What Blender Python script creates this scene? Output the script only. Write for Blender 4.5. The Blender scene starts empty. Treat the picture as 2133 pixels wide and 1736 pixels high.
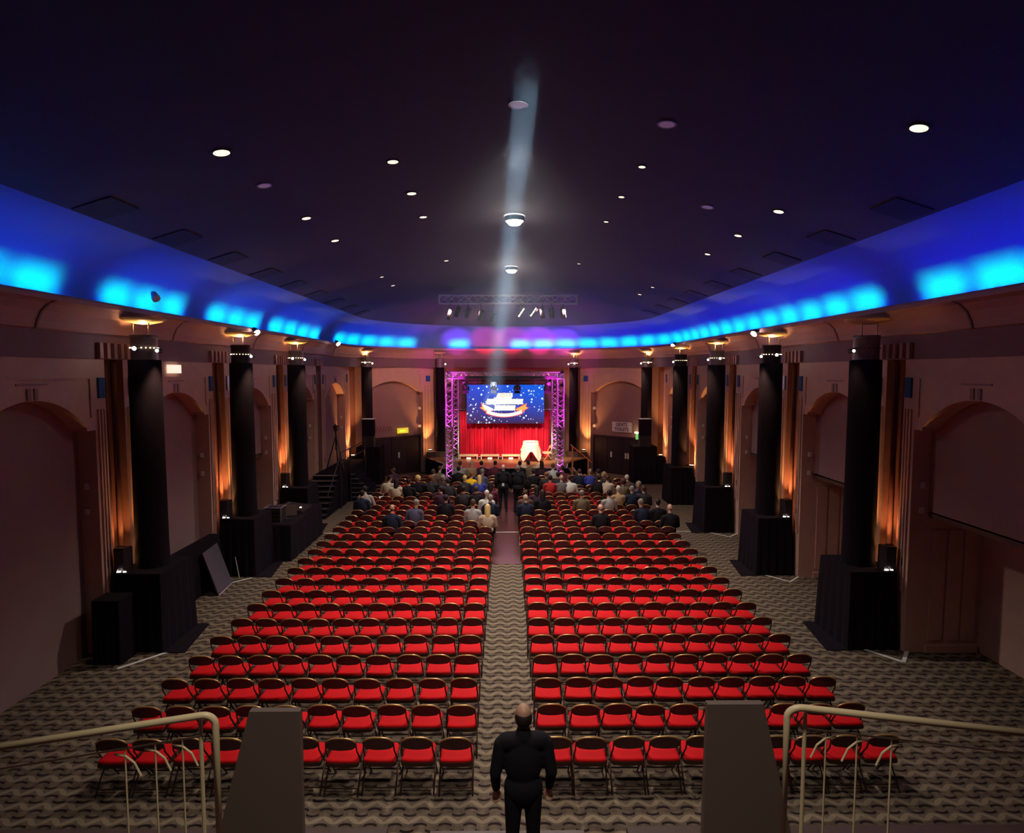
import bpy, bmesh, math, random
from mathutils import Vector, Matrix
R = math.radians
random.seed(7)
SC = bpy.context.scene
COL = SC.collection
F = 1300.0; PITCH = 4.08; VX = 1056.0; EYE = 5.63

# ------------------------------------------------------------------ camera, world, exposure
cam_d = bpy.data.cameras.new('camera')
cam = bpy.data.objects.new('camera', cam_d); COL.objects.link(cam)
cam_d.sensor_width = 36.0; cam_d.lens = F / 2133.0 * 36.0
cam_d.clip_start = 0.05; cam_d.clip_end = 200
cam.location = (0, 0, EYE)
cam.rotation_euler = (R(90 - PITCH), 0, -math.atan((1066.5 - VX) / F))
SC.camera = cam
w = bpy.data.worlds.new('world'); SC.world = w; w.use_nodes = True
w.node_tree.nodes['Background'].inputs[0].default_value = (0.55, 0.25, 0.42, 1)
w.node_tree.nodes['Background'].inputs[1].default_value = 0.03
SC.view_settings.view_transform = 'Standard'; SC.view_settings.look = 'None'
SC.view_settings.exposure = 0.0; SC.view_settings.gamma = 1.0
SC.view_settings.use_curve_mapping = False
SC.cycles.use_light_tree = True
SC.cycles.sample_clamp_indirect = 4.0
SC.cycles.max_bounces = 6; SC.cycles.diffuse_bounces = 3; SC.cycles.volume_bounces = 0

def light(kind, loc, energy, color, size=0.1, aim=None, spot=60, blend=0.5, name='light', sx=None, sy=None):
    d = bpy.data.lights.new(name, kind); d.energy = energy; d.color = color
    if kind == 'AREA':
        d.size = size
        if sx: d.shape = 'RECTANGLE'; d.size = sx; d.size_y = sy
    else:
        d.shadow_soft_size = size
    if kind == 'SPOT': d.spot_size = R(spot); d.spot_blend = blend
    o = bpy.data.objects.new(name, d); COL.objects.link(o); o.location = loc
    if aim is not None:
        o.rotation_euler = (Vector(aim) - Vector(loc)).to_track_quat('-Z', 'Y').to_euler()
    return o

WARM = (1.0, 0.72, 0.42); ORANGE = (1.0, 0.47, 0.14); WHITE = (1.0, 0.93, 0.82)
# two follow lamps in the middle of the ceiling: they light the seats
light('SPOT', (0.2, 15.0, 8.75), 2500, WHITE, .15, (0.2, 15.0, 0), 122, 1, 'ceiling_light')
light('SPOT', (0.15, 22.2, 8.75), 1900, WHITE, .15, (0.15, 22.2, 0), 135, 1, 'ceiling_light')
light('POINT', (0.2, 15.0, 8.72), 32, WHITE, .12, name='globe_glow')
light('POINT', (0.15, 22.2, 8.72), 32, WHITE, .12, name='globe_glow')
light('SPOT', (0.1, 9.0, 9.0), 1150, WHITE, .2, (0.1, 9.6, 0), 105, 1, 'ceiling_light')
light('SPOT', (0.0, 2.5, 9.0), 800, WHITE, .2, (0.0, 4.0, 3), 84, 1, 'ceiling_light')

# ------------------------------------------------------------------ projection helpers (layout arithmetic)
def ray(px, py):
    a = math.atan((py - 868.0) / F) + R(PITCH)      # below the horizon
    return a
def at_z(px, py, z):
    """world point seen at pixel on the horizontal plane z"""
    a = ray(px, py); Y = (EYE - z) / math.tan(a)
    Z = Y * math.cos(R(PITCH)) + (EYE - z) * math.sin(R(PITCH))
    return Vector(((px - VX) * Z / F, Y, z))
def at_y(px, py, Y):
    a = ray(px, py); dz = Y * math.tan(a)
    Z = Y * math.cos(R(PITCH)) + dz * math.sin(R(PITCH))
    return Vector(((px - VX) * Z / F, Y, EYE - dz))

# ------------------------------------------------------------------ materials
MATS = {}
def mat(name, col, rough=0.6, metal=0.0, emit=None, strength=0.0, noise=0.0, scale=8.0, bump=0.0, spec=None, coat=0.0):
    if name in MATS: return MATS[name]
    m = bpy.data.materials.new(name); m.use_nodes = True
    nt = m.node_tree; b = nt.nodes['Principled BSDF']
    b.inputs['Base Color'].default_value = (*col, 1); b.inputs['Roughness'].default_value = rough
    b.inputs['Metallic'].default_value = metal
    if spec is not None: b.inputs['Specular IOR Level'].default_value = spec
    if coat: b.inputs['Coat Weight'].default_value = coat
    if emit is not None:
        b.inputs['Emission Color'].default_value = (*emit, 1); b.inputs['Emission Strength'].default_value = strength
    if noise > 0 or bump > 0:
        tc = nt.nodes.new('ShaderNodeTexCoord'); n = nt.nodes.new('ShaderNodeTexNoise')
        n.inputs['Scale'].default_value = scale; n.inputs['Detail'].default_value = 3
        nt.links.new(tc.outputs['Object'], n.inputs['Vector'])
        if noise > 0:
            mx = nt.nodes.new('ShaderNodeMix'); mx.data_type = 'RGBA'
            mx.inputs['A'].default_value = (*[c * (1 - noise) for c in col], 1)
            mx.inputs['B'].default_value = (*[min(1, c * (1 + noise)) for c in col], 1)
            nt.links.new(n.outputs['Fac'], mx.inputs['Factor']); nt.links.new(mx.outputs['Result'], b.inputs['Base Color'])
        if bump > 0:
            bp = nt.nodes.new('ShaderNodeBump'); bp.inputs['Strength'].default_value = bump; bp.inputs['Distance'].default_value = 0.01
            nt.links.new(n.outputs['Fac'], bp.inputs['Height']); nt.links.new(bp.outputs['Normal'], b.inputs['Normal'])
    MATS[name] = m
    return m

def carpet_mat():
    m = bpy.data.materials.new('carpet'); m.use_nodes = True; nt = m.node_tree; L = nt.links
    b = nt.nodes['Principled BSDF']; b.inputs['Roughness'].default_value = 0.95; b.inputs['Specular IOR Level'].default_value = 0.15
    geo = nt.nodes.new('ShaderNodeNewGeometry'); sep = nt.nodes.new('ShaderNodeSeparateXYZ'); L.new(geo.outputs['Position'], sep.inputs[0])
    def M(op, a, bb=None, c=None):
        n = nt.nodes.new('ShaderNodeMath'); n.operation = op
        for i, v in enumerate((a, bb, c)):
            if v is None: continue
            if isinstance(v, (int, float)): n.inputs[i].default_value = v
            else: L.new(v, n.inputs[i])
        return n.outputs[0]
    u0 = M('MULTIPLY', sep.outputs[0], 1 / 0.31); v0 = M('MULTIPLY', sep.outputs[1], 1 / 0.28)
    def scale_set(ou, ov, sgn):
        fu = M('SUBTRACT', M('FRACT', M('ADD', u0, ou)), 0.5)
        fu2 = M('MULTIPLY', M('MULTIPLY', fu, fu), 1.5 * sgn)
        fv = M('FRACT', M('ADD', M('ADD', v0, ov), fu2))
        dash = M('LESS_THAN', M('ABSOLUTE', M('SUBTRACT', fv, 0.5)), 0.075)
        wid = M('LESS_THAN', M('ABSOLUTE', fu), 0.27)
        return M('MULTIPLY', dash, wid), fv
    d1, f1 = scale_set(100.0, 100.0, 1); d2, f2 = scale_set(100.5, 100.5, -1)
    dash = M('MAXIMUM', d1, d2)
    grad = M('MULTIPLY', M('ADD', f1, M('SUBTRACT', 1.0, f2)), 0.5)
    ns = nt.nodes.new('ShaderNodeTexNoise'); ns.inputs['Scale'].default_value = 14; ns.inputs['Detail'].default_value = 4
    L.new(geo.outputs['Position'], ns.inputs['Vector'])
    g2 = M('ADD', M('MULTIPLY', grad, 0.7), M('MULTIPLY', ns.outputs['Fac'], 0.45))
    ramp = nt.nodes.new('ShaderNodeValToRGB'); L.new(g2, ramp.inputs[0])
    e = ramp.color_ramp.elements
    e[0].position = 0.32; e[0].color = (0.06, 0.040, 0.032, 1); e[1].position = 0.76; e[1].color = (0.235, 0.17, 0.115, 1)
    mx = nt.nodes.new('ShaderNodeMix'); mx.data_type = 'RGBA'; L.new(dash, mx.inputs['Factor']); L.new(ramp.outputs[0], mx.inputs['A'])
    mx.inputs['B'].default_value = (0.022, 0.012, 0.012, 1); L.new(mx.outputs['Result'], b.inputs['Base Color'])
    return m

def wood_mat(name, c1, c2, rough, plank=0.12):
    m = bpy.data.materials.new(name); m.use_nodes = True; nt = m.node_tree; L = nt.links
    b = nt.nodes['Principled BSDF']; b.inputs['Roughness'].default_value = rough
    geo = nt.nodes.new('ShaderNodeNewGeometry')
    mp = nt.nodes.new('ShaderNodeMapping'); mp.inputs['Scale'].default_value = (1, 1, 1); L.new(geo.outputs['Position'], mp.inputs[0])
    br = nt.nodes.new('ShaderNodeTexBrick'); L.new(mp.outputs[0], br.inputs['Vector'])
    br.inputs['Scale'].default_value = 1.0; br.inputs['Brick Width'].default_value = 1.4; br.inputs['Row Height'].default_value = plank
    br.inputs['Mortar Size'].default_value = 0.004
    br.inputs['Color1'].default_value = (*c1, 1); br.inputs['Color2'].default_value = (*c2, 1); br.inputs['Mortar'].default_value = (*[c * .3 for c in c1], 1)
    L.new(br.outputs['Color'], b.inputs['Base Color'])
    return m

def screen_mat():
    m = bpy.data.materials.new('led_screen_picture'); m.use_nodes = True; nt = m.node_tree; L = nt.links
    b = nt.nodes['Principled BSDF']; b.inputs['Base Color'].default_value = (0.01, 0.01, 0.01, 1); b.inputs['Roughness'].default_value = 0.9; b.inputs['Specular IOR Level'].default_value = 0.05
    tc = nt.nodes.new('ShaderNodeTexCoord'); sep = nt.nodes.new('ShaderNodeSeparateXYZ'); L.new(tc.outputs['Generated'], sep.inputs[0])
    ra = nt.nodes.new('ShaderNodeValToRGB'); L.new(sep.outputs[2], ra.inputs[0])
    e = ra.color_ramp.elements; e[0].color = (0.055, 0.022, 0.09, 1); e[1].color = (0.03, 0.09, 0.75, 1)
    e.new(0.45).color = (0.055, 0.045, 0.33, 1)
    rb = nt.nodes.new('ShaderNodeMix'); rb.data_type = 'RGBA'; L.new(ra.outputs[0], rb.inputs['A']); rb.inputs['B'].default_value = (0.0, 0.12, 0.8, 1)
    mm = nt.nodes.new('ShaderNodeMath'); mm.operation = 'MULTIPLY'; L.new(sep.outputs[0], mm.inputs[0]); L.new(sep.outputs[2], mm.inputs[1])
    L.new(mm.outputs[0], rb.inputs['Factor'])
    vo = nt.nodes.new('ShaderNodeTexVoronoi'); vo.inputs['Scale'].default_value = 7.0
    L.new(tc.outputs['Object'], vo.inputs['Vector'])
    lt = nt.nodes.new('ShaderNodeMath'); lt.operation = 'LESS_THAN'; L.new(vo.outputs['Distance'], lt.inputs[0])
    sp2 = nt.nodes.new('ShaderNodeSeparateColor'); L.new(vo.outputs['Color'], sp2.inputs[0])
    ml = nt.nodes.new('ShaderNodeMath'); ml.operation = 'MULTIPLY'; L.new(sp2.outputs[0], ml.inputs[0]); ml.inputs[1].default_value = 0.42
    L.new(ml.outputs[0], lt.inputs[1])
    mx = nt.nodes.new('ShaderNodeMix'); mx.data_type = 'RGBA'; L.new(lt.outputs[0], mx.inputs['Factor']); L.new(rb.outputs['Result'], mx.inputs['A'])
    mx.inputs['B'].default_value = (0.7, 0.85, 1.0, 1)
    L.new(mx.outputs['Result'], b.inputs['Emission Color']); b.inputs['Emission Strength'].default_value = 1.0
    return m

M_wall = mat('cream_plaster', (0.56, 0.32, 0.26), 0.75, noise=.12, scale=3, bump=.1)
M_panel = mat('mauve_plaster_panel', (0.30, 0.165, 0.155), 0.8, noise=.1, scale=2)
M_niche = mat('brown_niche_curtain', (0.26, 0.095, 0.075), 0.85, noise=.2, scale=6)
M_frieze = mat('mauve_frieze_plaster', (0.19, 0.095, 0.12), 0.8, noise=.08, scale=3)
M_cornice = mat('pink_cornice_plaster', (0.38, 0.19, 0.19), 0.75, noise=.08, scale=3)
M_cove = mat('led_tinted_cove_plaster', (0.12, 0.21, 0.42), 0.85, spec=.05)  # blue of the LED glow is put into the plaster colour
M_ceil = mat('dark_ceiling_paint', (0.020, 0.014, 0.022), 0.85, noise=.1, scale=1.5)
M_black = mat('black_cloth', (0.012, 0.007, 0.012), 0.95, noise=.2, scale=12, bump=.2, spec=.1)
M_blackm = mat('black_metal', (0.02, 0.015, 0.02), 0.45)
M_blackp = mat('black_paint', (0.03, 0.017, 0.022), 0.6, spec=.25)
M_inlay = mat('blue_glass_inlay', (0.03, 0.09, 0.25), 0.3)
M_cap = mat('grey_capital_metal', (0.22, 0.18, 0.16), 0.45, metal=.3, noise=.1)
M_alu = mat('aluminium', (0.55, 0.53, 0.56), 0.35, metal=.85)
M_red = mat('red_vinyl', (0.66, 0.010, 0.014), 0.7, noise=.06, scale=5, spec=.08)
M_back = mat('oxblood_vinyl', (0.065, 0.017, 0.018), 0.38, noise=.1, scale=5)
M_highlight = mat('gold_highlight', (0.68, 0.40, 0.15), 0.33, metal=.6)  # gold of the light caught on the chair backs, as a colour
M_legm = mat('dark_brown_tube', (0.09, 0.04, 0.03), 0.35, metal=.6)
M_tape = mat('white_floor_tape', (0.75, 0.72, 0.68), 0.6)
M_brass = mat('brass_rail', (0.78, 0.60, 0.34), 0.4, metal=0.0)
M_curtain = mat('red_velvet', (0.55, 0.001, 0.035), 0.7, noise=.15, scale=4)
M_cloth = mat('white_tablecloth', (0.82, 0.80, 0.76), 0.8)
M_lampw = mat('lamp_white', (1, 1, 1), 0.5, emit=(1.0, 0.93, 0.80), strength=3)
M_lamph = mat('lamp_hot', (1, 1, 1), 0.5, emit=(1.0, 0.96, 0.9), strength=60)
M_lampy = mat('lamp_amber', (1, 1, 1), 0.5, emit=(1.0, 0.72, 0.35), strength=16)
M_bulb = mat('tiny_bulb', (1, 1, 1), .5, emit=(1.0, .8, .5), strength=3)
M_down = mat('downlight_lens', (1, 1, 1), 0.5, emit=(1.0, 0.78, 0.50), strength=1.6)
M_downdim = mat('downlight_lens_dim', (1, 1, 1), 0.5, emit=(1.0, 0.75, 0.50), strength=0.02)
M_cyan = mat('led_cyan', (1, 1, 1), 0.5, emit=(0.0, 0.50, 0.55), strength=70)
M_blue = mat('led_blue', (1, 1, 1), 0.5, emit=(0.0, 0.02, 1.0), strength=100)
M_carpet = carpet_mat()
M_wood = wood_mat('dance_floor_wood', (0.075, 0.026, 0.018), (0.055, 0.02, 0.015), 0.3)
M_wood.node_tree.nodes['Principled BSDF'].inputs['Specular IOR Level'].default_value = 0.22
M_stage = wood_mat('stage_wood', (0.36, 0.17, 0.08), (0.32, 0.15, 0.07), 0.3)
M_grey = mat('grey_panel_paint', (0.16, 0.11, 0.085), 0.6)
M_orange = mat('orange_painted_rail', (0.75, 0.20, 0.05), 0.4)
M_dkwood = mat('dark_brown_wood', (0.10, 0.055, 0.045), 0.5, noise=.2)

# ------------------------------------------------------------------ mesh helpers
class MB:
    def __init__(s): s.v = []; s.f = []; s.m = []; s.mi = 0
    def add(s, vs, fs):
        o = len(s.v); s.v += [tuple(v) for v in vs]
        s.f += [tuple(i + o for i in f) for f in fs]; s.m += [s.mi] * len(fs)
    def box(s, x0, x1, y0, y1, z0, z1, tx=0, ty=0):
        s.add([(x0, y0, z0), (x1, y0, z0), (x1, y1, z0), (x0, y1, z0),
               (x0 + tx, y0 + ty, z1), (x1 - tx, y0 + ty, z1), (x1 - tx, y1 - ty, z1), (x0 + tx, y1 - ty, z1)],
              [(3, 2, 1, 0), (4, 5, 6, 7), (0, 1, 5, 4), (1, 2, 6, 5), (2, 3, 7, 6), (3, 0, 4, 7)])
    def cbox(s, c, sz, rz=0.0):
        h = [a / 2 for a in sz]; vs = []
        for z in (-1, 1):
            for (x, y) in ((-1, -1), (1, -1), (1, 1), (-1, 1)):
                X, Y = x * h[0], y * h[1]
                vs.append((c[0] + X * math.cos(rz) - Y * math.sin(rz), c[1] + X * math.sin(rz) + Y * math.cos(rz), c[2] + z * h[2]))
        s.add(vs, [(3, 2, 1, 0), (4, 5, 6, 7), (0, 1, 5, 4), (1, 2, 6, 5), (2, 3, 7, 6), (3, 0, 4, 7)])
    def quad(s, a, b, c, d): s.add([a, b, c, d], [(0, 1, 2, 3)])
    def prism(s, poly, z0, z1):
        n = len(poly)
        s.add([(p[0], p[1], z0) for p in poly] + [(p[0], p[1], z1) for p in poly],
              [tuple(range(n - 1, -1, -1)), tuple(range(n, 2 * n))] + [(i, (i + 1) % n, n + (i + 1) % n, n + i) for i in range(n)])
    def tube(s, pts, r, n=6, caps=True, r2=None):
        pts = [Vector(p) for p in pts]; rings = []
        up0 = None
        for i, p in enumerate(pts):
            t = (pts[min(i + 1, len(pts) - 1)] - pts[max(i - 1, 0)]).normalized()
            if up0 is None:
                up0 = Vector((0, 0, 1)) if abs(t.z) < .9 else Vector((1, 0, 0))
            a = t.cross(up0); 
            if a.length < 1e-4: a = t.cross(Vector((0, 1, 0)))
            a.normalize(); b = t.cross(a).normalized(); up0 = -b if False else up0
            rr = r if r2 is None else r + (r2 - r) * i / (len(pts) - 1)
            rings.append([p + a * math.cos(2 * math.pi * k / n) * rr + b * math.sin(2 * math.pi * k / n) * rr for k in range(n)])
        vs = [v for rg in rings for v in rg]; fs = []
        for i in range(len(pts) - 1):
            for k in range(n):
                fs.append((i * n + k, i * n + (k + 1) % n, (i + 1) * n + (k + 1) % n, (i + 1) * n + k))
        if caps:
            fs.append(tuple(range(n))); fs.append(tuple((len(pts) - 1) * n + k for k in range(n - 1, -1, -1)))
        s.add(vs, fs)
    def lathe(s, prof, c=(0, 0, 0), n=20, axis='z', closed=False):
        vs = []; fs = []
        for (r, h) in prof:
            for k in range(n):
                a = 2 * math.pi * k / n
                if axis == 'z': vs.append((c[0] + r * math.cos(a), c[1] + r * math.sin(a), c[2] + h))
                elif axis == 'y': vs.append((c[0] + r * math.cos(a), c[1] + h, c[2] + r * math.sin(a)))
                else: vs.append((c[0] + h, c[1] + r * math.cos(a), c[2] + r * math.sin(a)))
        for i in range(len(prof) - 1):
            for k in range(n):
                fs.append((i * n + k, i * n + (k + 1) % n, (i + 1) * n + (k + 1) % n, (i + 1) * n + k))
        s.add(vs, fs)
    def loft(s, rings, close=False):
        n = len(rings[0]); o = [p for rg in rings for p in rg]; fs = []
        for i in range(len(rings) - 1):
            for k in range(n if close else n - 1):
                fs.append((i * n + k, i * n + (k + 1) % n, (i + 1) * n + (k + 1) % n, (i + 1) * n + k))
        s.add(o, fs)
    def mesh(s, name, mats, smooth=False):
        me = bpy.data.meshes.new(name); me.from_pydata(s.v, [], s.f)
        for m in (mats if isinstance(mats, (list, tuple)) else [mats]): me.materials.append(m)
        if any(s.m): me.polygons.foreach_set('material_index', s.m)
        if smooth: me.polygons.foreach_set('use_smooth', [True] * len(s.f))
        me.update(); return me
    def build(s, name, mats, parent=None, smooth=False, fix=True):
        me = s.mesh(name, mats, smooth)
        if fix:
            bm = bmesh.new(); bm.from_mesh(me); bmesh.ops.recalc_face_normals(bm, faces=bm.faces); bm.to_mesh(me); bm.free()
        return link(name, me, parent)

def link(name, me, parent=None, loc=None):
    o = bpy.data.objects.new(name, me); COL.objects.link(o)
    if parent is not None: o.parent = parent
    if loc is not None: o.location = loc
    return o
def tag(o, label=None, cat=None, group=None, kind=None):
    if label: o['label'] = label
    if cat: o['category'] = cat
    if group: o['group'] = group
    if kind: o['kind'] = kind
    return o
def thing(name, label, cat, loc=(0, 0, 0), rz=0.0, group=None):
    o = bpy.data.objects.new(name, None); o.empty_display_size = .1; COL.objects.link(o); o.location = loc; o.rotation_euler = (0, 0, rz)
    return tag(o, label, cat, group)
def struct(o): o['kind'] = 'structure'; return o
def copy_tree(o, parent=None):
    c = o.copy(); COL.objects.link(c); c.parent = parent
    for ch in o.children: copy_tree(ch, c)
    return c
def lamp_child(o, parent):
    """keep world position (parent has no scale)"""
    o.parent = parent; o.matrix_parent_inverse = Matrix.Translation(parent.location).inverted() if parent.rotation_euler.z == 0 else (Matrix.Translation(parent.location) @ Matrix.Rotation(parent.rotation_euler.z, 4, 'Z')).inverted()
ORD = ['zeroth', 'first', 'second', 'third', 'fourth', 'fifth', 'sixth', 'seventh', 'eighth', 'ninth', 'tenth', 'eleventh', 'twelfth', 'thirteenth', 'fourteenth', 'fifteenth', 'sixteenth']

# ------------------------------------------------------------------ floor
mb = MB(); mb.quad((-10, -4, 0), (10, -4, 0), (10, 38, 0), (-10, 38, 0)); struct(mb.build('floor', M_carpet))
mb = MB(); mb.box(-5.3, 5.3, 17.95, 30.4, 0.0, 0.006); struct(tag(mb.build('dance_floor', M_wood), 'glossy dark wooden dance floor under the front rows'))

# ------------------------------------------------------------------ side walls with arched bays
ZT = 5.89; ZS = 4.50; RISE = 0.58; DP = 0.38
NICHES = [(12.5, 13.1), (17.05, 17.75), (21.75, 22.4), (26.3, 26.95)]
ARCHES = [(9.0, 12.15), (13.6, 16.75), (18.15, 21.2), (22.85, 25.95), (27.5, 30.9)]
def zc(u, a0, a1):
    sh = .24; c = (a0 + a1) / 2; hw = (a1 - a0) / 2 - sh; x = abs(u - c)
    if x >= hw: return ZS
    r = RISE; Rr = (hw * hw + r * r) / (2 * r)
    return ZS + math.sqrt(Rr * Rr - x * x) - (Rr - r) + .06
def arch_us(a0, a1):
    sh = .24; c0, c1 = a0 + sh, a1 - sh
    return [a0, c0 - .001] + [c0 + .001 + (c1 - c0 - .002) * i / 20 for i in range(21)] + [c1 + .001, a1]
def arch_sheet(mb, fr, u0, u1, a0, a1, zb=0.0):
    mb.quad(fr(u0, 0, 0), fr(a0, 0, 0), fr(a0, 0, ZT), fr(u0, 0, ZT))
    mb.quad(fr(a1, 0, 0), fr(u1, 0, 0), fr(u1, 0, ZT), fr(a1, 0, ZT))
    us = arch_us(a0, a1)
    for i in range(len(us) - 1):
        p, q = us[i], us[i + 1]; zp, zq = zc(p, a0, a1), zc(q, a0, a1)
        mb.quad(fr(p, 0, zp), fr(q, 0, zq), fr(q, 0, ZT), fr(p, 0, ZT))
        mb.quad(fr(p, 0, zp), fr(q, 0, zq), fr(q, DP, zq), fr(p, DP, zp))
    for a in (a0, a1):
        mb.quad(fr(a, 0, 0), fr(a, DP, 0), fr(a, DP, ZS), fr(a, 0, ZS))
def arch_panel(fr, a0, a1, zb, parent, m=None, name='arch_panel'):
    mb = MB(); us = arch_us(a0, a1)
    for i in range(len(us) - 1):
        p, q = us[i], us[i + 1]
        zp, zq = zc(p, a0, a1) + .02, zc(q, a0, a1) + .02
        mb.quad(fr(p, DP - .02, zb), fr(q, DP - .02, zb), fr(q, DP - .02, zq), fr(p, DP - .02, zp))
    if zb > 0: mb.quad(fr(a0, DP - .02, zb), fr(a1, DP - .02, zb), fr(a1, DP + .1, zb), fr(a0, DP + .1, zb))
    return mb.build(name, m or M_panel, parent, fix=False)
def rib(mb, fr, u0, u1, z0, z1, d=.03):
    a = [fr(u0, 0, z0), fr(u1, 0, z0), fr(u1, 0, z1), fr(u0, 0, z1), fr(u0, -d, z0), fr(u1, -d, z0), fr(u1, -d, z1), fr(u0, -d, z1)]
    mb.add(a, [(0, 1, 2, 3), (4, 5, 6, 7), (0, 1, 5, 4), (1, 2, 6, 5), (2, 3, 7, 6), (3, 0, 4, 7)])
def niche(mb, fr, n0, n1, z0=0, z1=ZT, dep=.28):
    n = 8; pts = []
    for i in range(n + 1):
        a = math.pi * i / n; pts.append(((n0 + n1) / 2 - (n1 - n0) / 2 * math.cos(a), dep * math.sin(a)))
    for i in range(n):
        (p, d), (q, e) = pts[i], pts[i + 1]
        mb.quad(fr(p, d, z0), fr(q, e, z0), fr(q, e, z1), fr(p, d, z1))
def flute_group(fr, u0, u1, parent, m=M_wall, z0=1.2, z1=4.9, n=3):
    for i in range(n):
        mb = MB(); c = u0 + (u1 - u0) * (i + .5) / n; wd = (u1 - u0) / n * .45
        rib(mb, fr, c - wd / 2, c + wd / 2, z0, z1, .035)
        mb.build('flute', m, parent)
for s, nm in ((-1, 'left'), (1, 'right')):
    fr = lambda u, d, z, s=s: (s * (8.0 + d), u, z)
    mb = MB()
    edges = [-3.0]
    for n0, n1 in NICHES: edges += [n0, n1]
    edges += [31.5]
    mb.quad(fr(-3, 0, 0), fr(8.55, 0, 0), fr(8.55, 0, ZT), fr(-3, 0, ZT))
    spans = [(8.55, NICHES[0][0])] + [(NICHES[i][1], NICHES[i + 1][0]) for i in range(3)] + [(NICHES[3][1], 31.5)]
    for (u0, u1), (a0, a1) in zip(spans, ARCHES): arch_sheet(mb, fr, u0, u1, a0, a1)
    wall = struct(mb.build('wall_' + nm, M_wall))
    for i, (a0, a1) in enumerate(ARCHES):
        ledge = (s > 0 and i in (0, 1, 2, 3)) or (s < 0 and i == 2)
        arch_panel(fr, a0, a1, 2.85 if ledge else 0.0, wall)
        if ledge:
            mb = MB(); D = 1.5
            mb.quad(fr(a0, DP, 0), fr(a0, D, 0), fr(a0, D, 2.86), fr(a0, DP, 2.86))
            mb.quad(fr(a1, DP, 0), fr(a1, D, 0), fr(a1, D, 2.86), fr(a1, DP, 2.86))
            mb.quad(fr(a0, D, 0), fr(a1, D, 0), fr(a1, D, 2.86), fr(a0, D, 2.86))
            mb.quad(fr(a0, DP, 2.86), fr(a1, DP, 2.86), fr(a1, D, 2.86), fr(a0, D, 2.86))
            mb.build('alcove', M_wall, wall)
            for q in range(3):
                mb = MB(); yy = a1 - .012
                mb.box(*sorted((s * (8.45 + q * .33), s * (8.72 + q * .33))), a1 - .03, a1 - .001, .25, 2.5)
                mb.build('alcove_board', M_wall, wall)
            mb = MB(); mb.box(*sorted((s * 8.40, s * 9.45)), a1 - .05, a1 - .001, 0, .14); mb.build('baseboard', M_wall, wall)
            mb = MB(); mb.box(*sorted((s * 8.36, s * 8.46)), a0 + .02, a1 - .02, 2.76, 2.88); mb.build('ledge', M_dkwood, wall)
        # side light switches and little brackets inside the reveal
        for zz in (2.9, 3.4):
            mb = MB(); mb.cbox(fr(a1 - .03, .2, zz), (.08, .04, .12)); mb.build('wall_socket', M_tape, wall)
    for (n0, n1) in NICHES:
        mb = MB(); niche(mb, fr, n0, n1); mb.build('niche', M_niche, wall, smooth=True)
        for k in range(3):
            mb = MB(); c = n0 + (n1 - n0) * (k + .5) / 3
            mb.tube([fr(c, .20 if k == 1 else .13, 0), fr(c, .20 if k == 1 else .13, ZT - .05)], .05, 8); mb.build('curtain_fold', M_niche, wall, smooth=True)
    for i, (u0, u1) in enumerate(spans):
        a0, a1 = ARCHES[i]
        flute_group(fr, u0 + .06, a0 - .06, wall) if i else None
        flute_group(fr, a1 + .05, u1 - .03, wall)
        # raised square frame over the arch
        for (p, q, z0, z1) in ((a0 + .1, a1 - .1, 5.50, 5.53), (a0 + .1, a0 + .13, 4.75, 5.5), (a1 - .13, a1 - .1, 4.75, 5.5)):
            mb = MB(); rib(mb, fr, p, q, z0, z1, .025); mb.build('panel_moulding', M_wall, wall)
        for (p, q, z0, z1) in (((a0 + a1) / 2 - .35, (a0 + a1) / 2 + .35, 5.40, 5.43), ((a0 + a1) / 2 - .12, (a0 + a1) / 2 - .04, 5.15, 5.35), ((a0 + a1) / 2 + .04, (a0 + a1) / 2 + .12, 5.15, 5.35)):
            mb = MB(); rib(mb, fr, p, q, z0, z1, .02); mb.build('ornament', M_panel, wall)
        for c in ((a1 + u1) / 2 + .02, (u0 + a0) / 2) if i else ((a1 + u1) / 2 + .02,):
            mb = MB(); rib(mb, fr, c - .09, c + .09, 5.12, 5.52, .04); mb.build('blue_inlay', M_inlay, wall)
            mb = MB(); rib(mb, fr, c - .05, c + .05, 1.72, 1.88, .03); mb.build('switch_plate', M_blackp, wall)

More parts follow.
